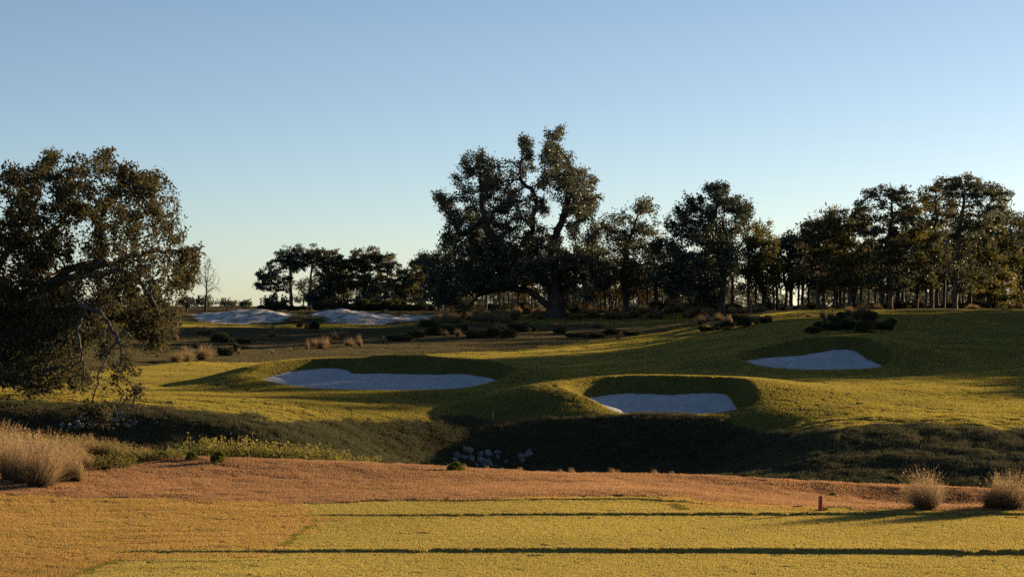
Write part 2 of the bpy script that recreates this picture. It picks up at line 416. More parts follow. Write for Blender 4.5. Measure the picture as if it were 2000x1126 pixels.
# bunker sand ------------------------------------------------------
def sand_material(name, a, b, speck=None):
    m, nt = mat_new(name)
    pos = N(nt, 'ShaderNodeNewGeometry').outputs['Position']
    c = mixc(nt, noise_fac(nt, 2.5, 5, 0.7, pos), a, b)
    p = N(nt, 'ShaderNodeBsdfDiffuse'); nt.links.new(c, p.inputs['Color'])
    n = N(nt, 'ShaderNodeTexNoise'); n.inputs['Scale'].default_value = 5.5; n.inputs['Detail'].default_value = 5; n.inputs['Roughness'].default_value = 0.7
    nt.links.new(pos, n.inputs['Vector'])
    bp = N(nt, 'ShaderNodeBump'); bp.inputs['Strength'].default_value = 0.7; bp.inputs['Distance'].default_value = 0.0505
    nt.links.new(n.outputs['Fac'], bp.inputs['Height']); nt.links.new(bp.outputs[0], p.inputs['Normal'])
    out = N(nt, 'ShaderNodeOutputMaterial'); nt.links.new(p.outputs[0], out.inputs['Surface'])
    return m
M_SAND = sand_material('bunker_sand', (.41, .43, .45), (.30, .32, .34))
for name, b in BK.items():
    st = 0.09
    x0, x1, y0, y1 = b['X'].min() - .3, b['X'].max() + .3, b['Y'].min() - .3, b['Y'].max() + .3
    gx, gy = np.meshgrid(np.arange(x0, x1, st), np.arange(y0, y1, st), indexing='ij')
    c = np.array([b['X'].mean(), b['Y'].mean()])
    x = gx.ravel(); y = gy.ravel()
    d = np.sqrt(((x[:, None] - b['X'][None]) ** 2 + (y[:, None] - b['Y'][None]) ** 2).min(1))
    keep = inpoly(x, y, b['P']) | (d < 0.14)
    K = keep.reshape(gx.shape)
    z = np.full(x.shape, 0.0); z[keep] = sand_z(b, x[keep], y[keep])
    idx = np.arange(len(x)).reshape(gx.shape)
    cell = K[:-1, :-1] & K[1:, :-1] & K[1:, 1:] & K[:-1, 1:]
    Fq = np.stack([idx[:-1, :-1], idx[1:, :-1], idx[1:, 1:], idx[:-1, 1:]], -1)[cell]
    used, inv = np.unique(Fq, return_inverse=True)
    me = mesh_np('bunker_sand', np.stack([x, y, z], 1)[used], inv.reshape(-1, 4), M_SAND, True)
    lab = {'left': 'wide pale sand of the left greenside bunker under a long dark turf lip', 'middle': 'pale sand of the lowest bunker nearest the ditch, in front of the green',
           'right': 'pale sand of the bunker cut high into the right hillside'}[name]
    link('sand_bunker', me, kind='structure', label=lab, cat='sand bunker', group='sand bunkers around the green')
print('sand', round(time.time() - T0, 1))

# ------------------------------------------------------------------ turf: many short blades, laid as patches
def normals_at(X, Y, e=0.12):
    dzx = (land(X + e, Y) - land(X - e, Y)) / (2 * e)
    dzy = (land(X, Y + e) - land(X, Y - e)) / (2 * e)
    return dzx, dzy
def blades(n, size, hgt, wid, lean, r, bend=True):
    """n blades on a size x size patch; returns V, F, tint"""
    bx = r.uniform(-size / 2, size / 2, n); by = r.uniform(-size / 2, size / 2, n)
    h = hgt * r.uniform(0.55, 1.15, n); w = wid * r.uniform(0.6, 1.3, n) / 2
    a = r.uniform(0, 2 * np.pi, n); la = r.uniform(0, 2 * np.pi, n); l = lean * r.uniform(0.1, 1.0, n) * h
    dx, dy = np.cos(a) * w, np.sin(a) * w
    b0 = np.stack([bx - dx, by - dy, np.full(n, -0.02)], 1); b1 = np.stack([bx + dx, by + dy, np.full(n, -0.02)], 1)
    mx, my = bx + np.cos(la) * l * 0.35, by + np.sin(la) * l * 0.35
    m0 = np.stack([mx - dx * .8, my - dy * .8, h * 0.6], 1); m1 = np.stack([mx + dx * .8, my + dy * .8, h * 0.6], 1)
    t = np.stack([bx + np.cos(la) * l, by + np.sin(la) * l, h], 1)
    V = np.stack([b0, b1, m1, m0, t], 1).reshape(-1, 3)
    o = np.arange(n)[:, None] * 5
    return V, [o + np.array([[0, 1, 2, 3]]), o + np.array([[3, 2, 4]])], np.repeat(r.uniform(0, 1, n), 5)
def turf(name, X, Y, patch, mat, label, cat='grass', smin=0.85, smax=1.2, zoff=0.0):
    """stuff: the patch geometry plus one loose point per patch; geometry nodes set a copy of the patch on each point"""
    V, F, tint = patch
    n0 = len(V)
    Z = land(X, Y)
    dzx, dzy = normals_at(X, Y)
    nrm = np.stack([-dzx, -dzy, np.ones_like(dzx)], 1); nrm /= np.linalg.norm(nrm, axis=1)[:, None]
    g = np.random.default_rng(len(X))
    th = g.uniform(0, 2 * np.pi, len(X))
    t0 = np.stack([np.cos(th), np.sin(th), np.zeros_like(th)], 1)
    xa = t0 - nrm * (t0 * nrm).sum(1)[:, None]; xa /= np.linalg.norm(xa, axis=1)[:, None]
    ya = np.cross(nrm, xa)
    # euler XYZ from the matrix with columns xa, ya, nrm
    ey = np.arcsin(np.clip(-xa[:, 2], -1, 1)); ex = np.arctan2(ya[:, 2], nrm[:, 2]); ez = np.arctan2(xa[:, 1], xa[:, 0])
    rot = np.zeros((n0 + len(X), 3)); rot[n0:] = np.stack([ex, ey, ez], 1)
    isp = np.zeros(n0 + len(X)); isp[n0:] = 1
    sc = np.ones(n0 + len(X)); sc[n0:] = g.uniform(smin, smax, len(X))
    tt = np.zeros(n0 + len(X)); tt[:n0] = tint
    Va = np.concatenate([V, np.stack([X, Y, Z + zoff], 1)])
    me = mesh_np(name, Va, F, mat, False, {'is_point': isp, 'rot': rot, 'sc': sc, 'tint': tt})
    o = link(name, me, label=label, cat=cat, kind='stuff')
    ng = bpy.data.node_groups.new(name, 'GeometryNodeTree')
    ng.interface.new_socket('Geometry', in_out='INPUT', socket_type='NodeSocketGeometry')
    ng.interface.new_socket('Geometry', in_out='OUTPUT', socket_type='NodeSocketGeometry')
    gi = ng.nodes.new('NodeGroupInput'); go = ng.nodes.new('NodeGroupOutput')
    na = ng.nodes.new('GeometryNodeInputNamedAttribute'); na.data_type = 'FLOAT'; na.inputs['Name'].default_value = 'is_point'
    cmp_ = ng.nodes.new('FunctionNodeCompare'); cmp_.data_type = 'FLOAT'; cmp_.operation = 'GREATER_THAN'; cmp_.inputs[1].default_value = 0.5
    ng.links.new(na.outputs['Attribute'], cmp_.inputs[0])
    sep = ng.nodes.new('GeometryNodeSeparateGeometry'); sep.domain = 'POINT'
    ng.links.new(gi.outputs[0], sep.inputs['Geometry']); ng.links.new(cmp_.outputs[0], sep.inputs['Selection'])
    m2p = ng.nodes.new('GeometryNodeMeshToPoints'); ng.links.new(sep.outputs['Selection'], m2p.inputs['Mesh'])
    nr = ng.nodes.new('GeometryNodeInputNamedAttribute'); nr.data_type = 'FLOAT_VECTOR'; nr.inputs['Name'].default_value = 'rot'
    er = ng.nodes.new('FunctionNodeEulerToRotation'); ng.links.new(nr.outputs['Attribute'], er.inputs[0])
    ns = ng.nodes.new('GeometryNodeInputNamedAttribute'); ns.data_type = 'FLOAT'; ns.inputs['Name'].default_value = 'sc'
    iop = ng.nodes.new('GeometryNodeInstanceOnPoints')
    ng.links.new(m2p.outputs[0], iop.inputs['Points']); ng.links.new(sep.outputs['Inverted'], iop.inputs['Instance'])
    ng.links.new(er.outputs[0], iop.inputs['Rotation']); ng.links.new(ns.outputs['Attribute'], iop.inputs['Scale'])
    ng.links.new(iop.outputs[0], go.inputs[0])
    md = o.modifiers.new('turf', 'NODES'); md.node_group = ng
    return o
def lattice(y0, y1, st, margin=1.5, jit=0.35, yst=None):
    g = np.random.default_rng(int(y0 * 7 + y1))
    out = []
    for y in np.arange(y0, y1, st):
        hw = 0.30 * y + margin + 2
        x = np.arange(-hw, hw, st)
        out.append(np.stack([x + g.uniform(-jit, jit, len(x)) * st, np.full(len(x), y) + g.uniform(-jit, jit, len(x)) * st], 1))
    P = np.concatenate(out)
    return P[:, 0], P[:, 1]
def in_sand(X, Y, pad=0.12):
    r = np.zeros(X.shape, bool)
    for b in BK.values():
        m = (X > b['X'].min() - 1) & (X < b['X'].max() + 1) & (Y > b['Y'].min() - 1) & (Y < b['Y'].max() + 1)
        if m.any():
            x, y = X[m], Y[m]
            d = np.sqrt(((x[:, None] - b['X'][None]) ** 2 + (y[:, None] - b['Y'][None]) ** 2).min(1))
            r[m] = inpoly(x, y, b['P']) | (d < pad)
    return r

M_TEE = leaf_material('tee_turf', ((0.333,0.281,0.099), (0.292,0.257,0.088), (0.363,0.281,0.111)), 0.5, 1.3)
M_DRY = leaf_material('dry_turf', ((0.354,0.239,0.099), (0.281,0.218,0.078), (0.385,0.255,0.114)), 0.5, 0.9)
M_ORG = leaf_material('orange_rough', ((0.29,0.165,0.10), (0.215,0.13,0.075), (0.37,0.24,0.14)), 0.45, 1.1)
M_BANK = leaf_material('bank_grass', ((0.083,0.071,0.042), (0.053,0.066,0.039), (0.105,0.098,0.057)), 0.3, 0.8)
M_FAIR = leaf_material('fairway_turf', ((0.240,0.204,0.062), (0.150,0.156,0.050), (0.276,0.216,0.072)), 0.5, 0.35)
M_SCRUB = leaf_material('scrub_grass', ((.10,.095,.055), (.065,.075,.042), (.13,.10,.06)), 0.35, 0.3)
def step_dist(X, Y):
    u = 1000 + FPX * X / Y; d = np.full(X.shape, 9.0); zz = 0.78
    for (pu, pq, ph) in (STEP1, STEP2, STEP3):
        hh = np.interp(u, pu, ph)
        ysx = FPX * (CAMZ - zz) / (np.interp(u, pu, pq) - HOR)
        dd = np.where(hh > 0.008, Y - ysx, 9.0)
        d = np.where(np.abs(dd) < np.abs(d), dd, d); zz = zz + hh
    return d
def bunker_dist(X, Y):
    d = np.full(X.shape, 9.0)
    for b in BK.values():
        m = (X > b['X'].min() - 2) & (X < b['X'].max() + 2) & (Y > b['Y'].min() - 2) & (Y < b['Y'].max() + 2)
        if m.any(): d[m] = np.sqrt(((X[m][:, None] - b['X'][None]) ** 2 + (Y[m][:, None] - b['Y'][None]) ** 2).min(1))
    return d
g = np.random.default_rng(3)
Xn, Yn = lattice(29.5, 53.2, 0.42)
zn_ = zones(Xn, Yn)
sd = np.abs(step_dist(Xn, Yn))
Xs, Ys = lattice(32.4, 42.2, 0.1, 0.5)
sds = step_dist(Xs, Ys)
ks = (np.abs(sds) < 0.34) & ((sds > 0.05) | (sds < -0.03))
Xs, Ys, sds = Xs[ks], Ys[ks], sds[ks]
zs_ = zones(Xs, Ys)
m = (zn_ == 0) & (sd > 0.29)
turf('tee_grass', Xn[m], Yn[m], blades(1500, 0.62, 0.020, 0.006, 0.8, g), M_TEE, 'close mown yellow green turf of the stepped tee decks in the foreground')
m = zs_ <= 1
turf('tee_edge_grass', Xs[m], Ys[m], blades(60, 0.12, 0.022, 0.006, 0.8, g), M_TEE, 'fine turf fringe along the low steps between the tee decks')
m = (zn_ == 1) & (sd > 0.29)
turf('dry_grass', Xn[m], Yn[m], blades(1100, 0.62, 0.035, 0.007, 1.0, g), M_DRY, 'straw coloured mown grass left of the tee decks')
m = zn_ == 2
turf('rough_grass', Xn[m], Yn[m], blades(900, 0.62, 0.055, 0.008, 1.0, g), M_ORG, 'rusty orange dormant rough between tee and ditch')
fr = []
for (a_, b_) in (((100, 1140), (250, 1083)), ((556, 1062), (622, 1011)), ((1318, 990), (1336, 1001))):
    for t in np.linspace(0, 1, 90):
        q = a_[1] + (b_[1] - a_[1]) * t; u_ = a_[0] + (b_[0] - a_[0]) * t + g.normal(0, 5)
        y_ = FPX * (CAMZ - (0.80 if q > 1070 else 0.86)) / (q - HOR)
        fr.append(((u_ - 1000) / FPX * y_, y_))
fr = np.array(fr)
M_EDGE = leaf_material('edge_grass', ((.12,.13,.035), (.08,.09,.025), (.20,.18,.05)), 0.4, 2.0)
turf('deck_edge_grass', fr[:, 0], fr[:, 1], blades(26, 0.10, 0.035, 0.007, 0.9, g), M_EDGE, 'longer green grass along the slanting edges of the tee decks')
Xb, Yb = lattice(52, 80, 0.55)
m = (zones(Xb, Yb) == 3)
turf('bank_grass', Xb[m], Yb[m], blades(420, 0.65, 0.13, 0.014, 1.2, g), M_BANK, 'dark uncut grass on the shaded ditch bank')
Xf, Yf = lattice(66, 112, 0.5)
bd = bunker_dist(Xf, Yf)
m = (zones(Xf, Yf) == 4) & ~in_sand(Xf, Yf, 0.2) & (bd > 1.05)
Xl, Yl = lattice(72, 110, 0.15, 1)
bl = bunker_dist(Xl, Yl)
ml = (bl < 1.15) & ~in_sand(Xl, Yl, 0.05)
turf('bunker_lip_grass', Xl[ml], Yl[ml], blades(40, 0.18, 0.04, 0.011, 0.9, g), M_FAIR, 'short turf on the lips of the three bunkers')
turf('fairway_grass', Xf[m], Yf[m], blades(420, 0.56, 0.035, 0.012, 0.9, g), M_FAIR, 'mown golden green turf around the three bunkers')
Xf, Yf = lattice(112, 200, 1.0, 3)
zf = zones(Xf, Yf)
m = zf == 4
turf('far_fairway_grass', Xf[m], Yf[m], blades(700, 1.15, 0.04, 0.02, 0.9, g), M_FAIR, 'mown turf of the far fairway below the trees')
Xf, Yf = lattice(78, 214, 1.1, 3)
m = zones(Xf, Yf) == 5
turf('scrub_grass', Xf[m], Yf[m], blades(500, 1.25, 0.10, 0.025, 1.2, g), M_SCRUB, 'grey brown native rough grass behind the green')
print('turf', round(time.time() - T0, 1))
# ------------------------------------------------------------------ growing trees
def colonize(nodes, parents, A, step, kill, iters, r, jit=0.25, up=0.0):
    """space colonisation: branches grow towards the points A"""
    P = [np.array(n, float) for n in nodes]; par = list(parents)
    A = A.copy()
    Pa = np.array(P)
    D = ((A[:, None] - Pa[None]) ** 2).sum(2); near = D.argmin(1); nd = D.min(1)
    kids = {}
    for it in range(iters):
        if len(A) == 0: break
        un, inv = np.unique(near, return_inverse=True)
        vec = A - np.array(P)[near]; L = np.sqrt(nd)[:, None] + 1e-9
        s = np.zeros((len(un), 3)); np.add.at(s, inv, vec / L)
        s += r.normal(0, jit, s.shape) * np.linalg.norm(s, axis=1)[:, None]
        s[:, 2] += up
        s /= np.linalg.norm(s, axis=1)[:, None] + 1e-9
        new = []
        for k, n in enumerate(un):
            c = kids.get(n, 0)
            if c >= 7: continue
            kids[n] = c + 1
            P.append(P[n] + s[k] * step); par.append(int(n)); new.append(len(P) - 1)
        if not new: break
        Nw = np.array([P[i] for i in new])
        D = ((A[:, None] - Nw[None]) ** 2).sum(2); j = D.argmin(1); dm = D.min(1)
        better = dm < nd
        near = np.where(better, np.array(new)[j], near); nd = np.where(better, dm, nd)
        blocked = np.array([kids.get(n, 0) >= 7 for n in near])
        keep = (nd > kill * kill) & ~blocked
        A, near, nd = A[keep], near[keep], nd[keep]
    return np.array(P), np.array(par)
def polyline_nodes(P, par, pts, step, start=None, r=None, jit=0.0):
    """append a guide limb to the node list"""
    cur = start
    if cur is None:
        P.append(np.array(pts[0], float)); par.append(-1); cur = len(P) - 1
    last = P[cur]
    for q in pts[1:] if start is None else pts:
        q = np.array(q, float); d = q - last; L = np.linalg.norm(d); n = max(1, int(round(L / step)))
        for k in range(1, n + 1):
            p = last + d * k / n
            if r is not None and k < n: p = p + r.normal(0, jit, 3)
            P.append(p); par.append(cur); cur = len(P) - 1
        last = q
    return cur
def smooth_tree(P, par, n=2, fix=None):
    for _ in range(n):
        Q = P.copy(); cnt = np.zeros(len(P)); acc = np.zeros_like(P)
        ok = par >= 0
        np.add.at(acc, par[ok], P[ok]); np.add.at(cnt, par[ok], 1)
        m = ok & (cnt > 0)
        Q[m] = 0.5 * P[m] + 0.25 * P[par[m]] + 0.25 * acc[m] / cnt[m][:, None]
        P = Q
    return P
def radii(P, par, tip, base, rmin=0.0):
    n = len(P); tips = np.zeros(n); ch = np.zeros(n, int)
    ok = par >= 0
    np.add.at(ch, par[ok], 1); tips[ch == 0] = 1
    for i in range(n - 1, 0, -1):
        if par[i] >= 0: tips[par[i]] += tips[i]
    p = math.log(max(tips[0], 2)) / math.log(base / tip)
    return np.maximum(tip * tips ** (1.0 / p), rmin), ch
def tube_tree(P, par, rad, K=6, flare=True, thin=None, gnarl=0.0, r=None):
    n = len(P)
    ok = par >= 0
    d = np.zeros_like(P); d[ok] = P[ok] - P[par[ok]]
    d[~ok] = (0, 0, 1)
    # main child = thickest
    main = np.full(n, -1); best = np.zeros(n)
    for i in range(n):
        q = par[i]
        if q >= 0 and rad[i] > best[q]: best[q] = rad[i]; main[q] = i
    t = d / (np.linalg.norm(d, axis=1)[:, None] + 1e-9)
    t2 = t.copy(); hm = main >= 0
    t2[hm] += t[main[hm]]; t2 /= np.linalg.norm(t2, axis=1)[:, None] + 1e-9
    ref = np.array([0.37, 0.91, 0.18]); ref /= np.linalg.norm(ref)
    def ring(c, tt, rr):
        a = np.cross(tt, ref); L = np.linalg.norm(a, axis=1)[:, None]
        a = np.where(L < 0.05, np.array([1.0, 0, 0]), a / (L + 1e-9)); b = np.cross(tt, a)
        th = np.arange(K) * 2 * np.pi / K
        rv = rr[:, None] * np.ones((1, K))
        if gnarl and r is not None: rv = rv * (1 + r.normal(0, gnarl, rv.shape))
        return c[:, None] + a[:, None] * (np.cos(th)[None, :, None] * rv[:, :, None]) + b[:, None] * (np.sin(th)[None, :, None] * rv[:, :, None])
    R0 = rad.copy()
    V = [ring(P, t2, R0).reshape(-1, 3)]
    idx = np.where(ok)[0]
    side = idx[main[par[idx]] != idx]
    startring = par.copy()
    off = n
    if len(side):
        V.append(ring(P[par[side]], t[side], np.minimum(rad[side] * 1.15, rad[par[side]])).reshape(-1, 3))
        startring[side] = off + np.arange(len(side))
    V = np.concatenate(V)
    a = startring[idx] * K; b = idx * K
    k = np.arange(K); k2 = (k + 1) % K
    F = np.stack([a[:, None] + k, a[:, None] + k2, b[:, None] + k2, b[:, None] + k], -1).reshape(-1, 4)
    return V, F
def leaf_quads(c, size, r, aspect=0.55, flat=0.0, droop=0.0):
    n = len(c)
    a = r.normal(0, 1, (n, 3)); a[:, 2] = a[:, 2] * (1 - flat) - droop; a /= np.linalg.norm(a, axis=1)[:, None]
    b = np.cross(a, r.normal(0, 1, (n, 3))); b /= np.linalg.norm(b, axis=1)[:, None] + 1e-9
    s = size * r.uniform(0.55, 1.35, n)[:, None]
    V = np.stack([c - a * s * .5, c + b * s * aspect * .5, c + a * s * .5, c - b * s * aspect * .5], 1).reshape(-1, 3)
    F = np.arange(n * 4).reshape(n, 4)
    return V, F, np.repeat(np.clip(r.beta(0.8, 1.6, n), 0, 1), 4)
def blob_points(blobs, dens, r):
    out = []
    for (x, y, z, rx, ry, rz) in blobs:
        n = max(14, int(dens * rx * ry * rz * 4.19))
        q = r.normal(0, 1, (n, 3)); q /= np.linalg.norm(q, axis=1)[:, None]; q *= (r.uniform(0, 1, n) ** 0.4)[:, None]
        q = q * [rx, ry, rz]
        # leaves gather in clumps with openings between them
        nc = max(3, n // 14); cc = q[r.integers(0, n, nc)]
        j = ((q[:, None] - cc[None]) ** 2).sum(2).argmin(1)
        q = q + (cc[j] - q) * r.uniform(.25, .8, (n, 1))
        out.append(q + [x, y, z])
    return np.concatenate(out)
def build_tree(name, label, loc, P, par, leaf_mat, bark_mat, tip=0.02, base=0.4, leaf_r=0.06, per=8, spread=0.3, lsize=0.2, aspect=.55, cat='tree', group=None, K=6,
               r=None, droop=0.2, smooth=2, rotz=0, clump=None, leaf_z=None, keep=1.0, nf=0.5, nc=2.2):
    P = smooth_tree(P, par, smooth)
    rad, ch = radii(P, par, tip, base)
    # buttress at the foot
    z0 = P[0, 2]
    fl = (np.arange(len(P)) < 6) & (P[:, 2] - z0 < base * 3)
    rad[fl] *= 1 + 0.5 * np.exp(-(P[fl, 2] - z0) / (base * 1.2))
    root = bpy.data.objects.new(name, None); C.objects.link(root); root.location = loc; root.rotation_euler = (0, 0, rotz)
    root.empty_display_size = 0.3
    root['label'] = label; root['category'] = cat
    if group: root['group'] = group
    V, F = tube_tree(P, par, rad, K, r=r, gnarl=0.06)
    link('trunk', mesh_np(name + '_trunk', V, F, bark_mat, True), root)
    if per > 0:
        ln = np.where(rad < leaf_r)[0]
        if leaf_z is not None: ln = ln[P[ln, 2] > leaf_z]
        # ragged crown: some twigs are bare
        nz = fbm(P[ln, 0] * nf + 7 + P[ln, 1] * nf * .4, P[ln, 2] * nf - P[ln, 1] * nf * .6, 77, 2)
        w = np.clip(0.9 + nc * nz, 0.05, 2.2) * keep
        cnt = r.poisson(per * w)
        c = np.repeat(P[ln], cnt, axis=0)
        print(name, 'nodes', len(P), 'leaves', len(c))
        if clump:
            c = c + r.normal(0, spread, c.shape) * [1, 1, clump]
        else:
            c = c + r.normal(0, spread, c.shape)
        V, F, t = leaf_quads(c, lsize, r, aspect, 0.0, droop)
        link('crown', mesh_np(name + '_crown', V, F, leaf_mat, False, {'tint': t}), root)
    return root
def children(o):
    return [x for x in C.objects if x.parent == o]
KIDS = {}
def dup(root, loc, rotz=0.0, scale=(1, 1, 1), label=None, group=None):
    c = root.copy(); C.objects.link(c); c.location = loc; c.rotation_euler = (0, 0, rotz)
    c.scale = scale if isinstance(scale, tuple) else (scale,) * 3
    if label: c['label'] = label
    if group: c['group'] = group
    if root.name not in KIDS: KIDS[root.name] = children(root)
    for ch in KIDS[root.name]:
        k = ch.copy(); C.objects.link(k); k.parent = c
    return c
def hit(px, py, ymin, ymax, n=900):
    """where the sight line through a pixel meets the ground"""
    Y = np.linspace(ymin, ymax, n); X = (px - 1000.0) / FPX * Y
    z = land(X, Y); q = HOR + (CAMZ - z) / Y * FPX
    k = np.argmax(q <= py) if (q <= py).any() else n - 1
    return X[k], Y[k], z[k]

M_BARK = solid_material('oak_bark', (.085, .07, .058), (.04, .033, .028), 2.0, 0.95, 0.8, 14.0, 0.05)
M_BARKG = solid_material('grey_oak_bark', (.095, .085, .075), (.045, .038, .033), 2.0, 0.95, 0.8, 14.0, 0.04)
M_PBARK = solid_material('pine_bark', (.13, .085, .06), (.06, .042, .032), 2.0, 0.95, 0.8, 12.0, 0.05)
M_OAK = leaf_material('live_oak_leaves', ((0.041, 0.050, 0.029), (0.025, 0.036, 0.024), (0.090, 0.082, 0.046)), 0.4, 0.35, True, 0.03)
M_OAKB = leaf_material('browning_oak_leaves', ((0.050, 0.055, 0.031), (0.030, 0.041, 0.026), (0.120, 0.084, 0.042)), 0.34, 0.6, True, 0.0)
M_OAKD = leaf_material('dark_oak_leaves', ((0.024, 0.036, 0.024), (0.018, 0.028, 0.020), (0.050, 0.053, 0.031)), 0.3, 0.35, True, 0.03)
M_PINE = leaf_material('pine_needles', ((.04, .052, .028), (.043, .049, .026), (.11, .09, .04)), 0.42, 0.4, True, 0.02)
M_PINEL = leaf_material('backlit_pine_needles', ((.075, .076, .03), (.046, .054, .025), (.17, .13, .045)), 0.5, 0.4)  # gold of backlit foliage put into the colour, for some pines and one oak
M_GOLD = leaf_material('sunlit_gold_leaves', ((.11, .075, .024), (.06, .052, .02), (.18, .11, .034)), 0.5, 0.6)  # sunlight on the low foliage is painted in as a gold leaf colour

def px_blobs(L, u0, Yt, zb, D, r, k=1.0):
    """crown masses read off the photograph, spread through the depth of the crown"""
    x0 = (u0 - 1000.0) / FPX * Yt; out = []
    for b in L:
        u, q, rr = b[:3]; rv = b[3] if len(b) > 3 else rr
        fixed = len(b) > 4
        R_ = rr * Yt / FPX
        nrep = 1 if fixed else 1 + int(1.2 * D / max(R_, 0.5) * k)
        for i in range(nrep):
            dy = b[4] if fixed else (0 if i == 0 else r.uniform(-D, D))
            sh = 1.0 if fixed else math.sqrt(max(0.05, 1 - (dy / (D * 1.15)) ** 2))
            s = (Yt + dy) / FPX
            x = (u - 1000.0) * s - x0
            x = x * (0.75 + 0.25 * sh)
            z = CAMZ + (HOR - q) * s - zb
            if i > 0 and z > 5: z = z * (0.8 + 0.2 * sh)
            out.append((x, dy, z, R_ * (0.7 + .3 * sh), R_, rv * s * (0.7 + .3 * sh)))
    return out
def px_pt(u, q, u0, Yt, zb, dy=0.0):
    s = (Yt + dy) / FPX
    return np.array([(u - 1000.0) * s - (u0 - 1000.0) / FPX * Yt, dy, CAMZ + (HOR - q) * s - zb])

# --- the great live oak in the middle
def great_oak():
    r = np.random.default_rng(11); Yt = 190.0; u0 = 1085.0
    X, Y, zb = on_ground(u0, Yt)
    pt = lambda u, q, dy=0.0: px_pt(u, q, u0, Yt, zb, dy)
    P = []; par = []
    t = polyline_nodes(P, par, [np.array([0, 0, -.3]), pt(1086, 590), pt(1082, 560, .3), pt(1086, 535, .2)], 0.45)
    fork = t
    a = polyline_nodes(P, par, [pt(1078, 500, -.5), pt(1085, 465, -.8), pt(1098, 430, -.5), pt(1108, 390, 0), pt(1118, 350, .4), pt(1108, 310, .3), pt(1078, 275, .2)], 0.45, fork, r, .05)
    polyline_nodes(P, par, [pt(1125, 400, 1.2), pt(1140, 380, 1.6), pt(1150, 395, 2)], 0.45, a - 12, r, .05)
    b = polyline_nodes(P, par, [pt(1060, 510, 1), pt(1035, 475, 1.8), pt(1042, 420, 1.6), pt(1048, 395, 1.2), pt(1040, 372, 1.2), pt(1015, 350, 1), pt(1020, 300, 1)], 0.45, fork, r, .05)
    c = polyline_nodes(P, par, [pt(1040, 535, -1.5), pt(990, 500, -2.5), pt(950, 450, -2.5), pt(940, 390, -2), pt(935, 320, -1.5)], 0.45, fork - 3, r, .05)
    polyline_nodes(P, par, [pt(900, 460, -3), pt(870, 410, -2.5)], 0.45, c - 12, r, .05)
    polyline_nodes(P, par, [pt(1130, 520, -1), pt(1165, 500, -1.5), pt(1180, 520, -2)], 0.45, fork, r, .05)
    polyline_nodes(P, par, [pt(1110, 545, 3), pt(1130, 530, 5)], 0.45, fork - 2, r, .05)
    polyline_nodes(P, par, [pt(1050, 545, 3), pt(1000, 520, 5)], 0.45, fork - 2, r, .05)
    # the long low limb that comes down to the ground on the left
    low = polyline_nodes(P, par, [pt(1065, 594, -.3), pt(1050, 578, -.6), pt(1030, 567, -.9), pt(990, 564, -1.2), pt(955, 568, -1.4), pt(930, 580, -1.6), pt(915, 603, -1.6), pt(900, 617, -1.6)], 0.45, 2)
    polyline_nodes(P, par, [pt(900, 560, -2), pt(860, 560, -2)], 0.45, low - 7, r, .05)
    polyline_nodes(P, par, [pt(895, 603, -1.5), pt(893, 590, -1.5), pt(880, 575, -2)], 0.45, low - 2, r, .03)
    B = [(1120,440,20),(1060,400,22),(1000,340,14),(1012,318,10),(1160,450,18),(1095,250,8,14),(1072,262,12),(1090,290,24),(1160,350,12),(1165,390,14),(1075,282,20,22),(1070,300,28),(1026,276,20),(1030,300,12),(1105,310,30),(1100,340,40),(1135,340,28),(1135,375,32),(1145,410,24),(1120,385,30),(1065,350,26),
         (935,305,26),(905,320,18),(890,350,16),(960,330,24),(955,360,36),(920,385,34),(985,385,34),(1010,400,34),(865,395,20),(855,380,14),(885,420,26),(920,430,38),
         (965,440,46),(1030,460,42),(880,460,28),(1100,500,26),(1130,500,30),(1165,510,34),(1180,545,30),(1120,550,34),(870,500,34),(920,500,46),(980,510,50),(1040,520,46),(1080,470,22),
         (835,520,26),(822,505,12),(840,560,34),(880,560,40),(930,545,40),(985,545,30),(1150,575,22),(820,580,16),(860,590,22)]
    A = blob_points(px_blobs(B, u0, Yt, zb, 6.0, r, 1.1), 4.0, r)
    A = A[A[:, 2] > 1.2]
    P, par = colonize(P, par, A, 0.36, 0.46, 200, r, 0.32)
    return build_tree('live_oak', 'tall gnarled live oak, the highest tree, with a low limb curving down to the ground', (X, Y, zb), P, par, M_OAK, M_BARK, 0.015, 0.85, 0.055, 19, 0.2, 0.23, r=r, nf=0.8, nc=2.4, cat='tree', K=7, droop=.4)

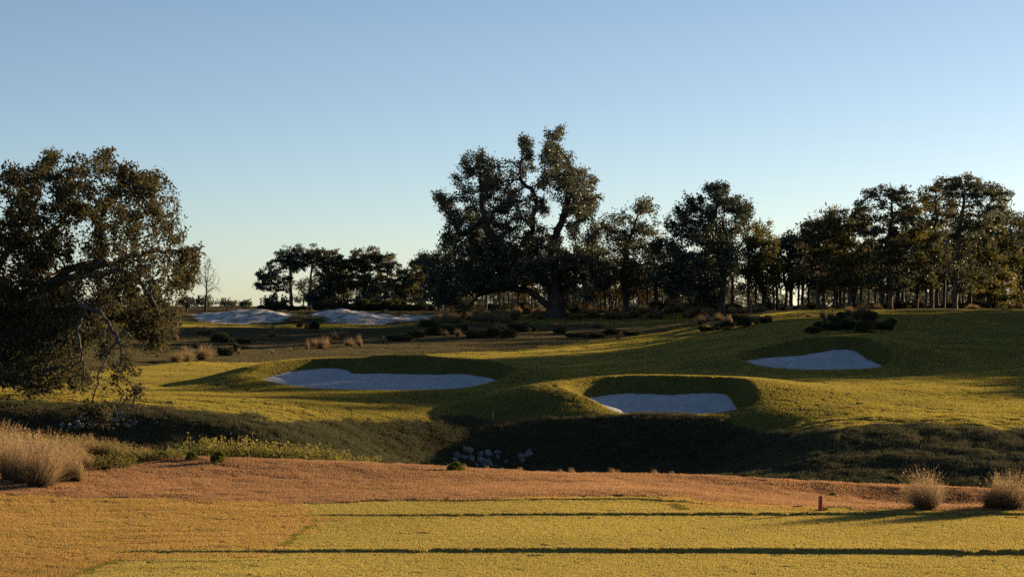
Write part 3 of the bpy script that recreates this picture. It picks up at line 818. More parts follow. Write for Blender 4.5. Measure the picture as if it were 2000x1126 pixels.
# --- the big oak at the left edge, hanging over the ditch
def near_oak():
    r = np.random.default_rng(23); Yt = 71.0; u0 = -40.0
    X, Y, zb = on_ground(u0, Yt)
    pt = lambda u, q, dy=0.0: px_pt(u, q, u0, Yt, zb, dy)
    P = []; par = []
    f = polyline_nodes(P, par, [np.array([0, 0, -.3]), pt(-40, 700), pt(-25, 650), pt(0, 620, -.2)], 0.25)
    a = polyline_nodes(P, par, [pt(40, 600, -.4), pt(85, 575, -.6), pt(120, 540, -.6), pt(160, 520, -.4), pt(205, 510, -.2), pt(195, 480, 0), pt(185, 450, .2), pt(210, 400, .2), pt(230, 360, 0)], 0.25, f, r, .05)
    polyline_nodes(P, par, [pt(250, 500, .3), pt(300, 490, .5), pt(350, 490, .3)], 0.25, a - 20, r, .06)
    polyline_nodes(P, par, [pt(235, 530, -1), pt(270, 550, -1.3), pt(300, 590, -1.2), pt(320, 640, -1)], 0.25, a - 20, r, .06)
    b = polyline_nodes(P, par, [pt(50, 605, -1.2), pt(110, 600, -2.2), pt(160, 597, -3.2), pt(205, 615, -4.2), pt(222, 650, -4.8), pt(236, 690, -5.2), pt(228, 730, -5.5), pt(240, 770, -5.8), pt(225, 805, -5.9)], 0.22, f, r, .05)
    polyline_nodes(P, par, [pt(205, 700, -5.2), pt(190, 735, -5.5), pt(182, 775, -5.7), pt(186, 810, -5.8)], 0.22, b - 12, r, .06)
    polyline_nodes(P, par, [pt(250, 745, -5.6), pt(262, 775, -5.7), pt(255, 800, -5.8)], 0.22, b - 8, r, .05)
    polyline_nodes(P, par, [pt(150, 640, -4), pt(160, 690, -4.6), pt(168, 740, -5.0)], 0.22, b - 24, r, .06)
    c = polyline_nodes(P, par, [pt(-10, 540, .8), pt(20, 480, 1.2), pt(60, 420, 1.3), pt(90, 350, 1)], 0.25, f, r, .03)
    polyline_nodes(P, par, [pt(120, 440, 1.5), pt(150, 380, 1.5), pt(165, 320, 1.2)], 0.25, c - 12, r, .03)
    polyline_nodes(P, par, [pt(30, 650, -1.5), pt(70, 670, -2), pt(110, 690, -2.2), pt(130, 720, -2.2)], 0.25, f - 2, r, .03)
    polyline_nodes(P, par, [pt(10, 690, -1.6), pt(25, 720, -2), pt(28, 765, -2), pt(10, 790, -2)], 0.25, f - 4, r, .02)
    polyline_nodes(P, par, [pt(-90, 560, .5), pt(-160, 500, 1), pt(-220, 450, .6)], 0.25, f - 1, r, .03)
    polyline_nodes(P, par, [pt(60, 560, 2.2), pt(130, 520, 3.2), pt(220, 500, 3.6)], 0.25, f, r, .03)
    B = [(20,620,50,45,-2),(70,640,50,40,-2.5),(120,640,45,40,-3),(30,690,45,36,-3),(85,700,40,34,-3.5),(130,690,34,30,-4),(20,740,30,26,-4.3),(70,745,34,24,-4.5),(115,740,28,22,-4.6),(30,600,50,40,1),(100,590,50,40,1),(170,580,46,40,1),(160,620,40,34,-3),(290,630,34,40,-1),(320,600,30,36,0),(228,815,22,16,-5.8),(200,800,22,20,-5.7),(180,790,18,22,-5.6),(255,795,20,18,-5.8),(240,770,22,22,-5.7),(205,765,18,20,-5.5),(172,745,16,20,-5.2),(265,768,14,14,-5.8),(225,735,18,20,-5.4),(245,700,14,24,-5.2),(222,670,18,24,-4.8),(190,690,14,24,-4.8),(185,822,12,10,-5.8),(240,828,14,10,-5.9),(20,340,32),(55,335,30),(100,305,22),(108,296,10,8),(130,345,34),(165,318,26),(205,305,20),(200,340,34),(250,335,26),(245,360,34),(285,350,22),(310,345,18),(320,375,24),(335,385,18),(345,410,20),
         (355,425,16),(300,400,32),(345,455,24),(50,400,55),(130,410,50),(210,410,48),(270,430,42),(20,470,50),(110,480,52),(200,470,46),(275,480,40),(330,500,36),(370,505,26),(385,495,14),(375,545,26),(350,560,32),
         (310,530,42),(240,545,42),(160,560,40),(70,540,50),(10,560,45),(290,590,40),(330,610,28),(260,620,28),(345,640,14),(300,650,26),(318,680,14),(215,600,26),(130,620,36),(60,640,44),(5,660,40),(150,660,28),(185,650,22),
         (110,700,26),(60,700,34),(90,735,16),(170,740,14),(140,700,18),(20,640,40),(60,660,36),(100,650,30),(40,610,40),(0,600,50),(150,600,40),(120,580,36),(15,720,20),(60,750,16),(100,760,14),
         (-60,360,60),(-140,400,70),(-220,460,70),(-100,500,70),(-200,560,70),(-280,520,60),(-120,620,60),(-240,640,50)]
    B = B + [(b_[0], b_[1], b_[2] * k_, b_[3] * k_, b_[4]) for b_ in B if len(b_) > 4 for k_ in (1.0, 1.35, 1.6)]
    B = B + [(215,640,34,30,-4.4),(240,665,26,30,-4.9),(205,675,26,30,-4.6),(262,720,22,28,-5.2),(232,745,30,26,-5.4),(188,725,22,28,-5.2),(210,770,26,24,-5.6)] * 2
    A = blob_points(px_blobs(B, u0, Yt, zb, 2.8, r, 1.2), 22.0, r)
    gz_ = 0.25
    A = A[(A[:, 2] > .15) | (A[:, 1] < -4.2)]
    P, par = colonize(P, par, A, 0.2, 0.25, 240, r, 0.32)
    return build_tree('live_oak', 'big browning live oak at the left edge with branches hanging over the ditch', (X, Y, zb), P, par, M_OAKB, M_BARKG, 0.007, 0.42, 0.022, 23.0, 0.11, 0.125, r=r, nf=1.3, nc=2.6, cat='tree', K=6, droop=.7, keep=1.0)

def shaped_oak(name, label, u0, Yt, trunk, B, D, mat, seed, base=.35, dens=3.2, per=15, lsize=.24, group=None, bark=None, leaf_r=.055, keep=1.0, step=.38):
    r = np.random.default_rng(seed)
    X, Y, zb = on_ground(u0, Yt)
    P = []; par = []
    polyline_nodes(P, par, [np.array([0, 0, -.3])] + [px_pt(u, q, u0, Yt, zb, dy) for (u, q, dy) in trunk], 0.42)
    A = blob_points(px_blobs(B, u0, Yt, zb, D, r, 0.9), dens, r)
    A = A[A[:, 2] > 0.8]
    P, par = colonize(P, par, A, step, step * 1.2, 200, r, 0.3)
    return build_tree(name, label, (X, Y, zb), P, par, mat, bark or M_BARK, 0.013, base * .8, leaf_r, per, 0.21, lsize, r=r, group=group, droop=.35, keep=keep)

def pine(name, label, u0, Yt, base_q, top_q, crown, mat, seed, base=.26, group=None, lean=0.0, D=2.4, kinks=(), dens=1.6, per=20, lsize=.34):
    """long bare leaning trunk, spreading limbs, needle tufts gathered in rounded clumps at the limb ends"""
    r = np.random.default_rng(seed)
    X, Y, zb = on_ground(u0, Yt)
    s = Yt / FPX
    P = []; par = []
    H = (base_q - top_q) * s
    ut = u0 + lean
    pts = [np.array([0, 0, -.3])]
    for f in (0.2, 0.4, 0.6, 0.8, 0.93):
        pts.append(np.array([(ut - u0) * s * f ** 1.3 + r.normal(0, .12), r.normal(0, .12), H * f]))
    polyline_nodes(P, par, pts, 0.4)
    r2 = r
    crown = [(b_[0], b_[1], b_[2] * 1.2, b_[2] * 1.05) for b_ in crown]
    bl = px_blobs(crown, u0, Yt, zb, D, r, 0.9)
    # each mass breaks into small tufts
    A = []
    for (x, y, z, rx, ry, rz) in bl:
        k = max(5, int(rx * ry * rz * 3.0) + 5)
        q = r.normal(0, 1, (k, 3)); q /= np.linalg.norm(q, axis=1)[:, None]; q *= (r.uniform(.3, 1, k) ** .5)[:, None]
        cc = q * [rx, ry, rz] + [x, y, z]
        for c in cc:
            A.append(c + r.normal(0, .22, (4, 3)) * [1, 1, .6])
    A = np.concatenate(A); A = A[A[:, 2] > 0.6]
    P, par = colonize(P, par, A, 0.4, 0.5, 140, r, 0.18)
    return build_tree(name, label, (X, Y, zb), P, par, mat, M_PBARK, 0.012, base * .75, 0.034, per, 0.2, lsize, aspect=.34, r=r, group=group, droop=-.1, clump=.75)

GO = great_oak(); print('oak', round(time.time() - T0, 1))
NO = near_oak(); print('near oak', round(time.time() - T0, 1))

G_R = 'oaks and pines along the right side of the wood'
shaped_oak('live_oak', 'broad olive green oak just right of the tall live oak', 1225, 196, [(1222, 580, 0), (1215, 540, .3), (1225, 480, 0), (1245, 420, 0)],
           [(1180,430,22),(1195,420,14),(1215,415,18),(1250,400,20),(1262,388,12),(1275,410,16),(1240,440,36),(1195,460,34),(1170,490,30),(1270,450,26),(1220,490,44),(1270,500,34),(1175,540,36),(1230,545,40),(1280,540,28)], 3.5, M_OAK, 31, .38, group=G_R)
shaped_oak('live_oak', 'dense dark oak with a pale trunk, right of centre in the wood', 1408, 190, [(1410, 570, 0), (1414, 545, 0), (1405, 500, 0), (1395, 430, 0), (1400, 390, 0)],
           [(1385,370,14),(1395,365,12),(1415,372,16),(1440,390,20),(1458,395,12),(1465,405,12),(1450,420,22),(1345,385,16),(1350,400,14),(1330,410,20),(1370,405,30),(1400,410,34),(1310,435,20),(1340,445,36),(1395,455,46),(1440,450,26),(1300,480,34),(1340,500,48),(1400,510,50),
            (1300,540,36),(1350,560,40),(1400,560,26),(1440,500,28),(1315,575,20),(1375,585,14)], 4.2, M_OAKD, 32, .5, dens=4.0, per=20, group=G_R)
shaped_oak('yellow_tinged_oak', 'yellow tinged oak between the dense dark oak and the pines', 1490, 200, [(1492, 580, 0), (1480, 540, 0), (1490, 480, 0)],
           [(1475,430,18),(1490,445,20),(1455,440,14),(1505,440,12),(1470,470,30),(1510,480,26),(1450,500,24),(1490,515,34),(1525,530,22),(1460,540,26),(1500,560,24)], 3.0, M_PINEL, 33, .3, group=G_R)
shaped_oak('dark_oak', 'low dark tree at the dip right of the yellow tinged oak', 1545, 205, [(1545, 580, 0), (1542, 520, 0), (1541, 470, 0)],
           [(1540,465,20),(1560,470,16),(1525,475,16),(1548,490,28),(1530,520,28),(1570,525,26),(1548,550,26)], 2.6, M_OAKD, 34, .25, dens=3.6, per=18, group=G_R)
pine('pine', 'leftmost of the row of pines on the right, low with a dense top', 1600, 192, 606, 440, [(1560,470,12),(1580,445,14),(1600,430,16),(1615,450,18),(1575,490,22),(1600,500,26),(1635,510,20),(1560,530,18),(1610,545,24),(1650,550,16)], M_PINE, 41, .24, G_R, -12)
pine('pine', 'pine leaning left with two thick lower limbs, second in the right hand row', 1660, 190, 606, 400, [(1620,420,16),(1640,412,18),(1665,415,14),(1630,445,22),(1665,450,24),(1690,440,14),(1620,480,22),(1660,490,28),(1700,500,20),(1640,530,26),(1690,545,22)], M_PINEL, 42, .28, G_R, -14)
pine('pine', 'straight thick trunked pine under the first high domed top, right side', 1738, 188, 605, 372, [(1680,400,14),(1700,385,18),(1725,375,16),(1750,374,16),(1770,376,12),(1710,410,24),(1750,400,24),(1690,440,20),(1735,445,30),(1770,420,18),(1700,490,24),(1745,500,28),(1780,480,20),(1715,545,24),(1765,550,20)], M_PINE, 43, .36, G_R, 6)
pine('pine', 'slender pine behind the gap between the two domed tops', 1790, 198, 605, 385, [(1775,395,14),(1795,388,14),(1815,395,12),(1790,420,22),(1810,440,18),(1775,460,20),(1805,490,24),(1785,540,22),(1825,545,18)], M_PINEL, 44, .24, G_R, -8)
pine('pine', 'curving pine left of the tallest domed pine', 1820, 190, 605, 372, [(1815,375,14),(1840,365,16),(1825,400,20),(1850,395,20),(1800,430,16),(1835,440,24),(1820,480,22),(1850,500,22),(1815,540,20)], M_PINE, 45, .26, G_R, 10)
pine('pine', 'tallest pine of the right hand row with a wide domed top and forked trunk', 1865, 186, 606, 352, [(1850,365,16),(1870,356,16),(1895,353,18),(1915,360,14),(1935,370,14),(1955,375,14),(1968,380,10),(1860,395,22),(1895,390,24),(1925,400,18),(1955,400,12),(1870,430,22),(1910,430,22),(1945,430,12),(1880,480,26),(1920,475,18),(1860,520,22),(1900,540,28),(1940,530,18)],
     M_PINE, 46, .34, G_R, 22)
pine('pine', 'pale backlit pine near the right edge with low branches', 1945, 200, 605, 430, [(1940,445,16),(1930,475,20),(1960,470,16),(1920,510,20),(1955,510,22),(1985,505,14),(1935,550,24),(1975,550,22),(1910,575,14),(1950,580,18),(1990,580,14)], M_PINEL, 47, .22, G_R, -10)
shaped_oak('dark_oak', 'rounded dark tree cut off by the right edge of the photo', 2010, 225, [(2010, 570, 0), (2008, 520, 0)],
           [(1975,430,20),(2000,425,22),(2030,430,24),(1965,460,22),(2000,465,34),(2040,470,34),(1975,500,26),(2010,520,34),(2050,520,30),(2080,460,30),(2000,560,26)], 3.6, M_OAKD, 48, .35, dens=3.6, per=18, group=G_R)
print('right wood', round(time.time() - T0, 1))

G_L = 'trees of the distant stand behind the sand mounds'
Yd = 300
def far_pine(label, u0, base_q, top_q, crown, mat, seed, lean=0, base=.3, Yt=Yd):
    return pine('pine', label, u0, Yt, base_q, top_q, crown, mat, seed, base, G_L, lean, 2.6, per=16, lsize=.46)
far_pine('tall round topped pine standing at the left end of the distant stand', 570, 612, 480, [(565,492,16),(580,490,14),(550,505,18),(572,510,16),(585,515,12),(535,520,14),(525,540,12),(512,535,8),(505,558,8),(545,540,12),(560,545,10)], M_OAKD, 51, -4, .36)
far_pine('thin pine with a small high top beside the round topped pine', 605, 612, 482, [(602,490,12),(615,486,10),(620,495,12),(610,505,12),(632,498,10),(628,515,10)], M_PINE, 52, 4, .22)
far_pine('slim pine in the left half of the distant stand, behind a thin one', 640, 612, 495, [(640,503,14),(655,500,12),(645,520,18),(660,530,16),(630,540,14),(650,550,18)], M_PINE, 53, 2, .24)
far_pine('yellowish flat topped pine at the middle of the distant stand', 672, 612, 512, [(665,518,16),(685,515,14),(700,520,12),(675,535,20),(695,545,18),(665,560,20)], M_PINEL, 54, 0, .24)
far_pine('high many branched pine right of the middle of the distant stand', 712, 612, 486, [(695,497,12),(708,490,14),(725,492,14),(735,502,10),(710,515,20),(730,520,16),(700,545,18),(725,550,18)], M_PINE, 55, 0, .28)
far_pine('short topped pine on the sloping right shoulder of the distant stand', 752, 612, 500, [(745,507,12),(762,502,12),(750,525,18),(770,525,14),(740,555,16),(765,560,18)], M_PINE, 56, 6, .24)
far_pine('pine with two pale stems by the bright gap at the right of the distant stand', 792, 612, 528, [(780,535,12),(795,530,12),(785,555,16),(805,550,12),(778,570,10)], M_PINE, 57, -6, .22)
far_pine('leaning pine half hidden by the tall live oak, last of the distant stand', 818, 612, 510, [(812,520,12),(825,510,12),(815,545,16),(832,540,14),(812,570,10)], M_PINEL, 58, 8, .24)
shaped_oak('evergreen_oak', 'low dark rounded tree at the foot of the tall round topped pine', 535, 290, [(535, 600, 0)], [(515,590,12),(535,580,16),(555,585,14),(540,600,16),(510,605,10),(560,600,14)], 2.2, M_OAKD, 59, .2, 1.6, 12, .36, G_L)
shaped_oak('evergreen_oak', 'dark bushy tree filling the middle of the distant stand', 625, 296, [(625, 595, 0), (625, 570, 0)], [(600,585,16),(620,570,18),(640,575,18),(615,595,16),(655,590,16),(630,552,14)], 2.4, M_OAKD, 60, .2, 1.6, 12, .36, G_L)
shaped_oak('evergreen_oak', 'dark spreading tree low in the right half of the distant stand', 735, 292, [(735, 595, 0), (735, 575, 0)], [(705,580,16),(725,570,18),(750,565,18),(770,580,14),(740,590,18),(690,590,14)], 2.4, M_OAKD, 61, .2, 1.6, 12, .36, G_L)
# bare tree against the sky, low trees on the horizon
bt = shaped_oak('bare_tree', 'nearly leafless small tree against the sky, just right of the big left oak', 402, 262, [(402, 590, 0), (403, 572, 0)],
           [(405,520,15),(409,505,8),(394,530,14),(419,532,13),(405,545,18),(424,550,12),(388,550,12),(412,562,14),(428,566,8)], 1.4, M_OAK, 62, .16, 14.0, 1.5, .16, None, M_BARK, step=.22)
for k, (u, q, w, hh, Yh, lb) in enumerate([(400, 590, 34, 26, 270, 'rounded brown green tree at the foot of the bare tree'), (365, 590, 26, 24, 262, 'dark low tree hidden partly behind the leaves of the left oak'),
                                           (445, 592, 22, 14, 330, 'small dark tree on the skyline right of the bare tree'), (478, 594, 22, 12, 320, 'lowest dark tree on the skyline above the sand mound'),
                                           (300, 590, 40, 30, 280, 'dark tree seen through the hanging leaves of the left oak'), (220, 590, 45, 36, 285, 'dark tree behind the thin middle of the left oak'), (120, 590, 60, 40, 290, 'dark tree behind the limbs of the left oak'), (20, 590, 60, 45, 290, 'dark tree behind the thickest part of the left oak')]):
    shaped_oak('small_oak', lb, u, Yh, [(u, q, 0)], [(u - w * .5, q, w * .4, hh * .45), (u, q - hh * .25, w * .5, hh * .5), (u + w * .5, q + 2, w * .4, hh * .4), (u, q + 6, w * .5, hh * .4)], 2.5, M_OAKD if k % 2 else M_OAK, 70 + k, .16, 1.8, 12, .34, 'low trees on the left skyline')
print('left stand', round(time.time() - T0, 1))

# --- woods behind: slender trees, copied
def proto_tree(kind, seed):
    r = np.random.default_rng(seed); P = []; par = []
    H = 8.5
    if kind == 'pine':
        polyline_nodes(P, par, [np.array([0, 0, -.3]), np.array([.1, 0, 2.5]), np.array([-.15, .1, 5]), np.array([.1, 0, 7.6])], 0.45)
        B = [(r.normal(0, 1.0), r.normal(0, 1.0), z, 1.3, 1.3, .8) for z in (4.3, 5.2, 6, 6.6, 7.2, 7.8, 8.2)]
        A = blob_points(B, 7.0, r)
        P, par = colonize(P, par, A, 0.45, 0.55, 120, r, 0.2)
        return build_tree('wood_pine', 'slender pine standing deep in the wood among many like it', (0, 0, 0), P, par, M_PINE, M_PBARK, .012, .13, .035, 13, .24, .38, aspect=.34, r=r, clump=.7, group='slender trees deep in the wood')
    polyline_nodes(P, par, [np.array([0, 0, -.3]), np.array([.2, 0, 2.0]), np.array([-.1, .2, 3.6])], 0.45)
    B = [(r.normal(0, 1.3), r.normal(0, 1.3), z, 1.6, 1.6, 1.1) for z in (3.2, 4.0, 4.8, 5.4, 6.2, 6.8)]
    A = blob_points(B, 6.0, r)
    P, par = colonize(P, par, A, 0.45, 0.62, 120, r, 0.28)
    gold = kind == 'gold'
    return build_tree('wood_oak' if not gold else 'golden_tree', 'slender broadleaf tree standing deep in the wood among many like it' if not gold else 'small tree low between the trunks of the wood, leaves coloured sunlit gold', (0, 0, 0), P, par,
                      M_GOLD if gold else M_OAK, M_BARK, .012, .13, .05, 12, .26, .32, r=r, group='slender trees deep in the wood' if not gold else 'trees coloured sunlit gold low in the wood')
protos = [proto_tree('pine', 81), proto_tree('pine', 82), proto_tree('oak', 83), proto_tree('oak', 84), proto_tree('gold', 85)]
g = np.random.default_rng(9)
spots = []
for row, (Yr, u0_, u1_, st) in enumerate([(205, 1500, 2060, 30), (207, 1150, 1500, 34), (214, 940, 2060, 34), (228, 880, 2060, 40), (246, 860, 2080, 42), (270, 840, 2080, 44), (300, 850, 2060, 46)]):
    for u in np.arange(u0_, u1_, st):
        spots.append((u + g.uniform(-14, 14), Yr + g.uniform(-6, 6), row))
used = set()
for k, (u, Yr, row) in enumerate(spots):
    if 1420 < u < 1590 and row >= 3 and g.uniform() < .7: continue
    gold = (row <= 2 and (1180 < u < 1260 or 1290 < u < 1340 or 980 < u < 1060)) and g.uniform() < .75
    pi = 4 if gold else int(g.integers(0, 4))
    x, y, z = on_ground(u, Yr)
    sc = g.uniform(.55, .75) if gold else g.uniform(.7, 1.05) * (1.2 if u > 1580 else 1.0) * (1.08 if row < 3 and u > 1150 else 1.0)
    if pi in used:
        dup(protos[pi], (x, y, z), g.uniform(0, 6.28), (sc * g.uniform(.9, 1.1), sc * g.uniform(.9, 1.1), sc))
    else:
        used.add(pi); o = protos[pi]; KIDS[o.name] = children(o); o.location = (x, y, z); o.scale = (sc, sc, sc)
for k in range(22):
    u = 595 + k * 11 + g.uniform(-5, 5); Yr = g.uniform(298, 316)
    x, y, z = on_ground(u, Yr); sc = g.uniform(.62, .85)
    dup(protos[2 + k % 2], (x, y, z - .8 * sc), g.uniform(0, 6.28), (sc * 1.2, sc * 1.2, sc), 'low tree filling the distant stand under the taller pines', 'low trees of the distant stand')
# the wood goes on beyond the right edge; its shade lies across the right hillside
# SHADE GROVE
grove = []
for sx in np.arange(-70.0, -101, -2.4):       # tall part: its shade reaches the left bunker
    for x0 in ((59, 64, 69) if sx > -79 else (61, 68)):
        x = x0 + g.uniform(-1.5, 1.5); grove.append((x, (x * .574 - sx) / .819, g.uniform(1.6, 1.8) if sx > -79 else g.uniform(1.5, 1.8)))
for sx in np.arange(-55.0, -68.5, -1.5):      # low part: its shade ends on the right hillside
    for x0 in (59, 63, 67):
        x = x0 + g.uniform(-1, 1); grove.append((x, (x * .574 - sx) / .819, g.uniform(.86, .96)))
for x, y in [(74,168),(80,176),(88,170),(70,178),(94,184),(84,188),(64,184),(58,190),(76,190),(70,196),(98,196)]:
    grove.append((x, y, 1.6))
for k, (x, y, sc) in enumerate(grove):
    o = protos[2 + k % 2]
    dup(o, (x, y, gz(x, y)), k * 1.3, sc, 'tree of the grove beyond the right edge of the view', 'trees of the grove outside the view on the right')
# far edge of the wood: low bushy trees closing the view between the trunks
for k in range(150):
    u = g.uniform(850, 2120); Yr = g.uniform(320, 400)
    if 1440 < u < 1580 and g.uniform() < .6: continue
    x, y, z = on_ground(u, Yr)
    sc = g.uniform(.55, .8)
    dup(protos[2 + k % 2], (x, y, z - 1.6 * sc), g.uniform(0, 6.28), (sc * 1.5, sc * 1.5, sc), 'low bushy tree on the far edge of the wood, seen between the trunks', 'low trees on the far edge of the wood')
print('woods', round(time.time() - T0, 1))

# ------------------------------------------------------------------ tussocks
def tussock_material(name, foot, tip, tip2):
    m, nt = mat_new(name)
    t = attr(nt, 'tint').outputs['Fac']
    tp = mixc(nt, noise_fac(nt, 3.0, 2), tip, tip2)
    base = mixc(nt, t, foot, tp)
    d = N(nt, 'ShaderNodeBsdfDiffuse'); tr = N(nt, 'ShaderNodeBsdfTranslucent')
    nt.links.new(base, d.inputs['Color']); nt.links.new(base, tr.inputs['Color'])
    mx = N(nt, 'ShaderNodeMixShader'); mx.inputs[0].default_value = .5
    nt.links.new(d.outputs[0], mx.inputs[1]); nt.links.new(tr.outputs[0], mx.inputs[2])
    out = N(nt, 'ShaderNodeOutputMaterial'); nt.links.new(mx.outputs[0], out.inputs['Surface'])
    return m
M_TUS = tussock_material('muhly_grass', (.03, .034, .02), (.42, .28, .145), (.31, .215, .12))
M_TUSF = tussock_material('seeding_grass', (.06, .055, .03), (.32, .215, .11), (.22, .155, .085))
def strips(n, h, rb, spread, wid, r, wind=(0, 0), seg=4, curve=1.0, upright=.5):
    a = r.uniform(0, 2 * np.pi, n); rr = rb * np.sqrt(r.uniform(0, 1, n))
    bx, by = np.cos(a) * rr, np.sin(a) * rr
    a2 = a + r.normal(0, .6, n); L = h * r.uniform(.4, 1.1, n)
    out = spread * (rr / rb) ** upright * r.uniform(.3, 1.2, n)
    V = []; T = []
    wa = r.uniform(0, np.pi, n); wx, wy = np.cos(wa) * wid / 2, np.sin(wa) * wid / 2
    for k in range(seg + 1):
        f = k / seg
        x = bx + np.cos(a2) * out * f ** 1.7 + wind[0] * f * f; y = by + np.sin(a2) * out * f ** 1.7 + wind[1] * f * f
        z = L * f * (1 - .18 * curve * f * (out / spread)) - .03
        w = (1 - .75 * f)
        V += [np.stack([x - wx * w, y - wy * w, z], 1), np.stack([x + wx * w, y + wy * w, z], 1)]
        T += [np.full(n, f), np.full(n, f)]
    V = np.stack(V, 1).reshape(-1, 3); T = np.stack(T, 1).ravel()
    o = np.arange(n)[:, None, None] * 2 * (seg + 1)
    q = np.array([[2 * k, 2 * k + 1, 2 * k + 3, 2 * k + 2] for k in range(seg)])[None]
    return V, (o + q).reshape(-1, 4), T
def tussock_mesh(nm, seed, n=900, h=1.0, rb=.16, spread=.42, wid=.009, wind=(-.12, 0), plumes=500, mat=None):
    r = np.random.default_rng(seed)
    V, F, T = strips(n, h * .72, rb * 1.1, spread * 1.05, wid, r, wind)
    V2, F2, T2 = strips(n // 3, h * 1.12, rb * .8, spread * .95, wid * .7, r, (wind[0] * 1.4, wind[1]))
    # feathery heads along the upper part of the stalks
    tips = V2.reshape(n // 3, 10, 3)
    k = r.integers(0, n // 3, plumes); f = r.uniform(.62, 1.0, plumes) * 4
    i0 = np.minimum(f.astype(int), 3); fr = (f - i0)[:, None]
    c = tips[k, i0 * 2] * (1 - fr) + tips[k, i0 * 2 + 2] * fr + r.normal(0, .018, (plumes, 3))
    V3, F3, T3 = leaf_quads(c, .06, r, .18, 0, -.6)
    V = np.concatenate([V, V2, V3]); F = np.concatenate([F, F2 + len(T), F3 + len(T) + len(T2)]); T = np.concatenate([T, T2, np.full(len(T3), 1.0)])
    return mesh_np(nm, V, F, mat or M_TUS, False, {'tint': T})
TM = [tussock_mesh('grass_tussock', 100), tussock_mesh('grass_tussock', 101, 1100, 1.0, .22, .5, .009, (-.06, .05), 700), tussock_mesh('grass_tussock', 102, 700, 1.0, .13, .35, .009, (-.2, 0), 500),
      tussock_mesh('grass_tussock', 103, 500, 1.0, .10, .32, .018, (-.1, 0), 300, M_TUSF), tussock_mesh('grass_tussock', 104, 600, 1.0, .2, .5, .03, (-.1, 0), 350, M_TUSF)]
def tuft(px, py, hpx, wpx, label, kind, ymin, ymax, group=None, rot=None):
    x, y, z = hit(px, py, ymin, ymax)
    h = hpx * y / FPX; w = wpx * y / FPX / 1.0
    o = link('grass_tussock', TM[kind], None, (x, y, z - .02), label, 'grass tussock', group)
    o.scale = (w, w, h); o.rotation_euler = (((px * 1.7) % 1.0 - .5) * .3, -((px * 2.3) % 1.0) * .22, rot if rot is not None else (px * .37) % 6.2)
    return o
G_T = 'tall tan grass tussocks of the foreground'
for (px, py, hp, wp, k, lab) in [
    (1812, 994, 82, 82, 1, 'large lone tussock of tan grass standing right of the reddish stake'),
    (1935, 994, 66, 70, 0, 'tan tussock forming the left end of the clump at the right edge'),
    (1975, 994, 78, 85, 1, 'tallest tussock of the clump at the right edge'),
    (2020, 990, 70, 80, 0, 'tussock cut by the right edge of the photo'),
    (78, 952, 112, 92, 1, 'biggest feathery tussock, lowest of the left foreground clump'),
    (22, 938, 105, 85, 0, 'feathery tussock at the left edge beside the biggest one'),
    (-25, 930, 110, 90, 1, 'tussock cut by the left edge of the photo'),
    (150, 942, 66, 62, 2, 'small dark footed tussock right of the biggest feathery one'),
    (48, 905, 70, 70, 0, 'tussock behind the biggest feathery one'),
    (110, 912, 62, 60, 1, 'pale tussock between the feathery clump and the yellow weeds'),
    (5, 880, 42, 60, 0, 'grey green tussock high at the left edge by the ditch'),
    (185, 890, 45, 55, 0, 'low tan tussock at the middle of the left grass border'),
    (235, 880, 50, 60, 1, 'wispy tan tussock under the hanging oak branches'),
    (275, 882, 48, 55, 0, 'wispy tan tussock right of the hanging branches'),
    (312, 878, 34, 40, 2, 'small round tussock between the hanging branches and the yellow weeds'),
    (45, 946, 88, 90, 0, 'feathery tussock pressed between the biggest one and the left edge group'),
    (118, 940, 84, 84, 0, 'leaning feathery tussock just right of the biggest one'),
    (-5, 915, 90, 100, 1, 'broad feathery tussock behind those at the left edge'),
    (85, 900, 62, 80, 0, 'greyish tussock rising behind the feathery clump'),
    (140, 900, 52, 70, 1, 'loose wispy tussock at the front of the yellow weeds'),
    (170, 915, 44, 50, 0, 'thin tan tussock above the small dark footed one'),
    (215, 893, 40, 60, 0, 'thin straw tussock above the flat creeping plant'),
    (255, 872, 50, 60, 0, 'wispy tussock touching the tips of the hanging branches'),
    (295, 892, 30, 44, 0, 'low straw tussock right of the wispy ones'),
    (722, 904, 34, 46, 0, 'pale grass tussock at the right end of the weedy strip'),
    (690, 902, 26, 40, 1, 'short pale tussock next to the last one of the weedy strip')]:
    tuft(px, py, hp, wp, lab, k, 38, 52.4, G_T)
G_M = 'golden tufts of the rough behind the left bunker'
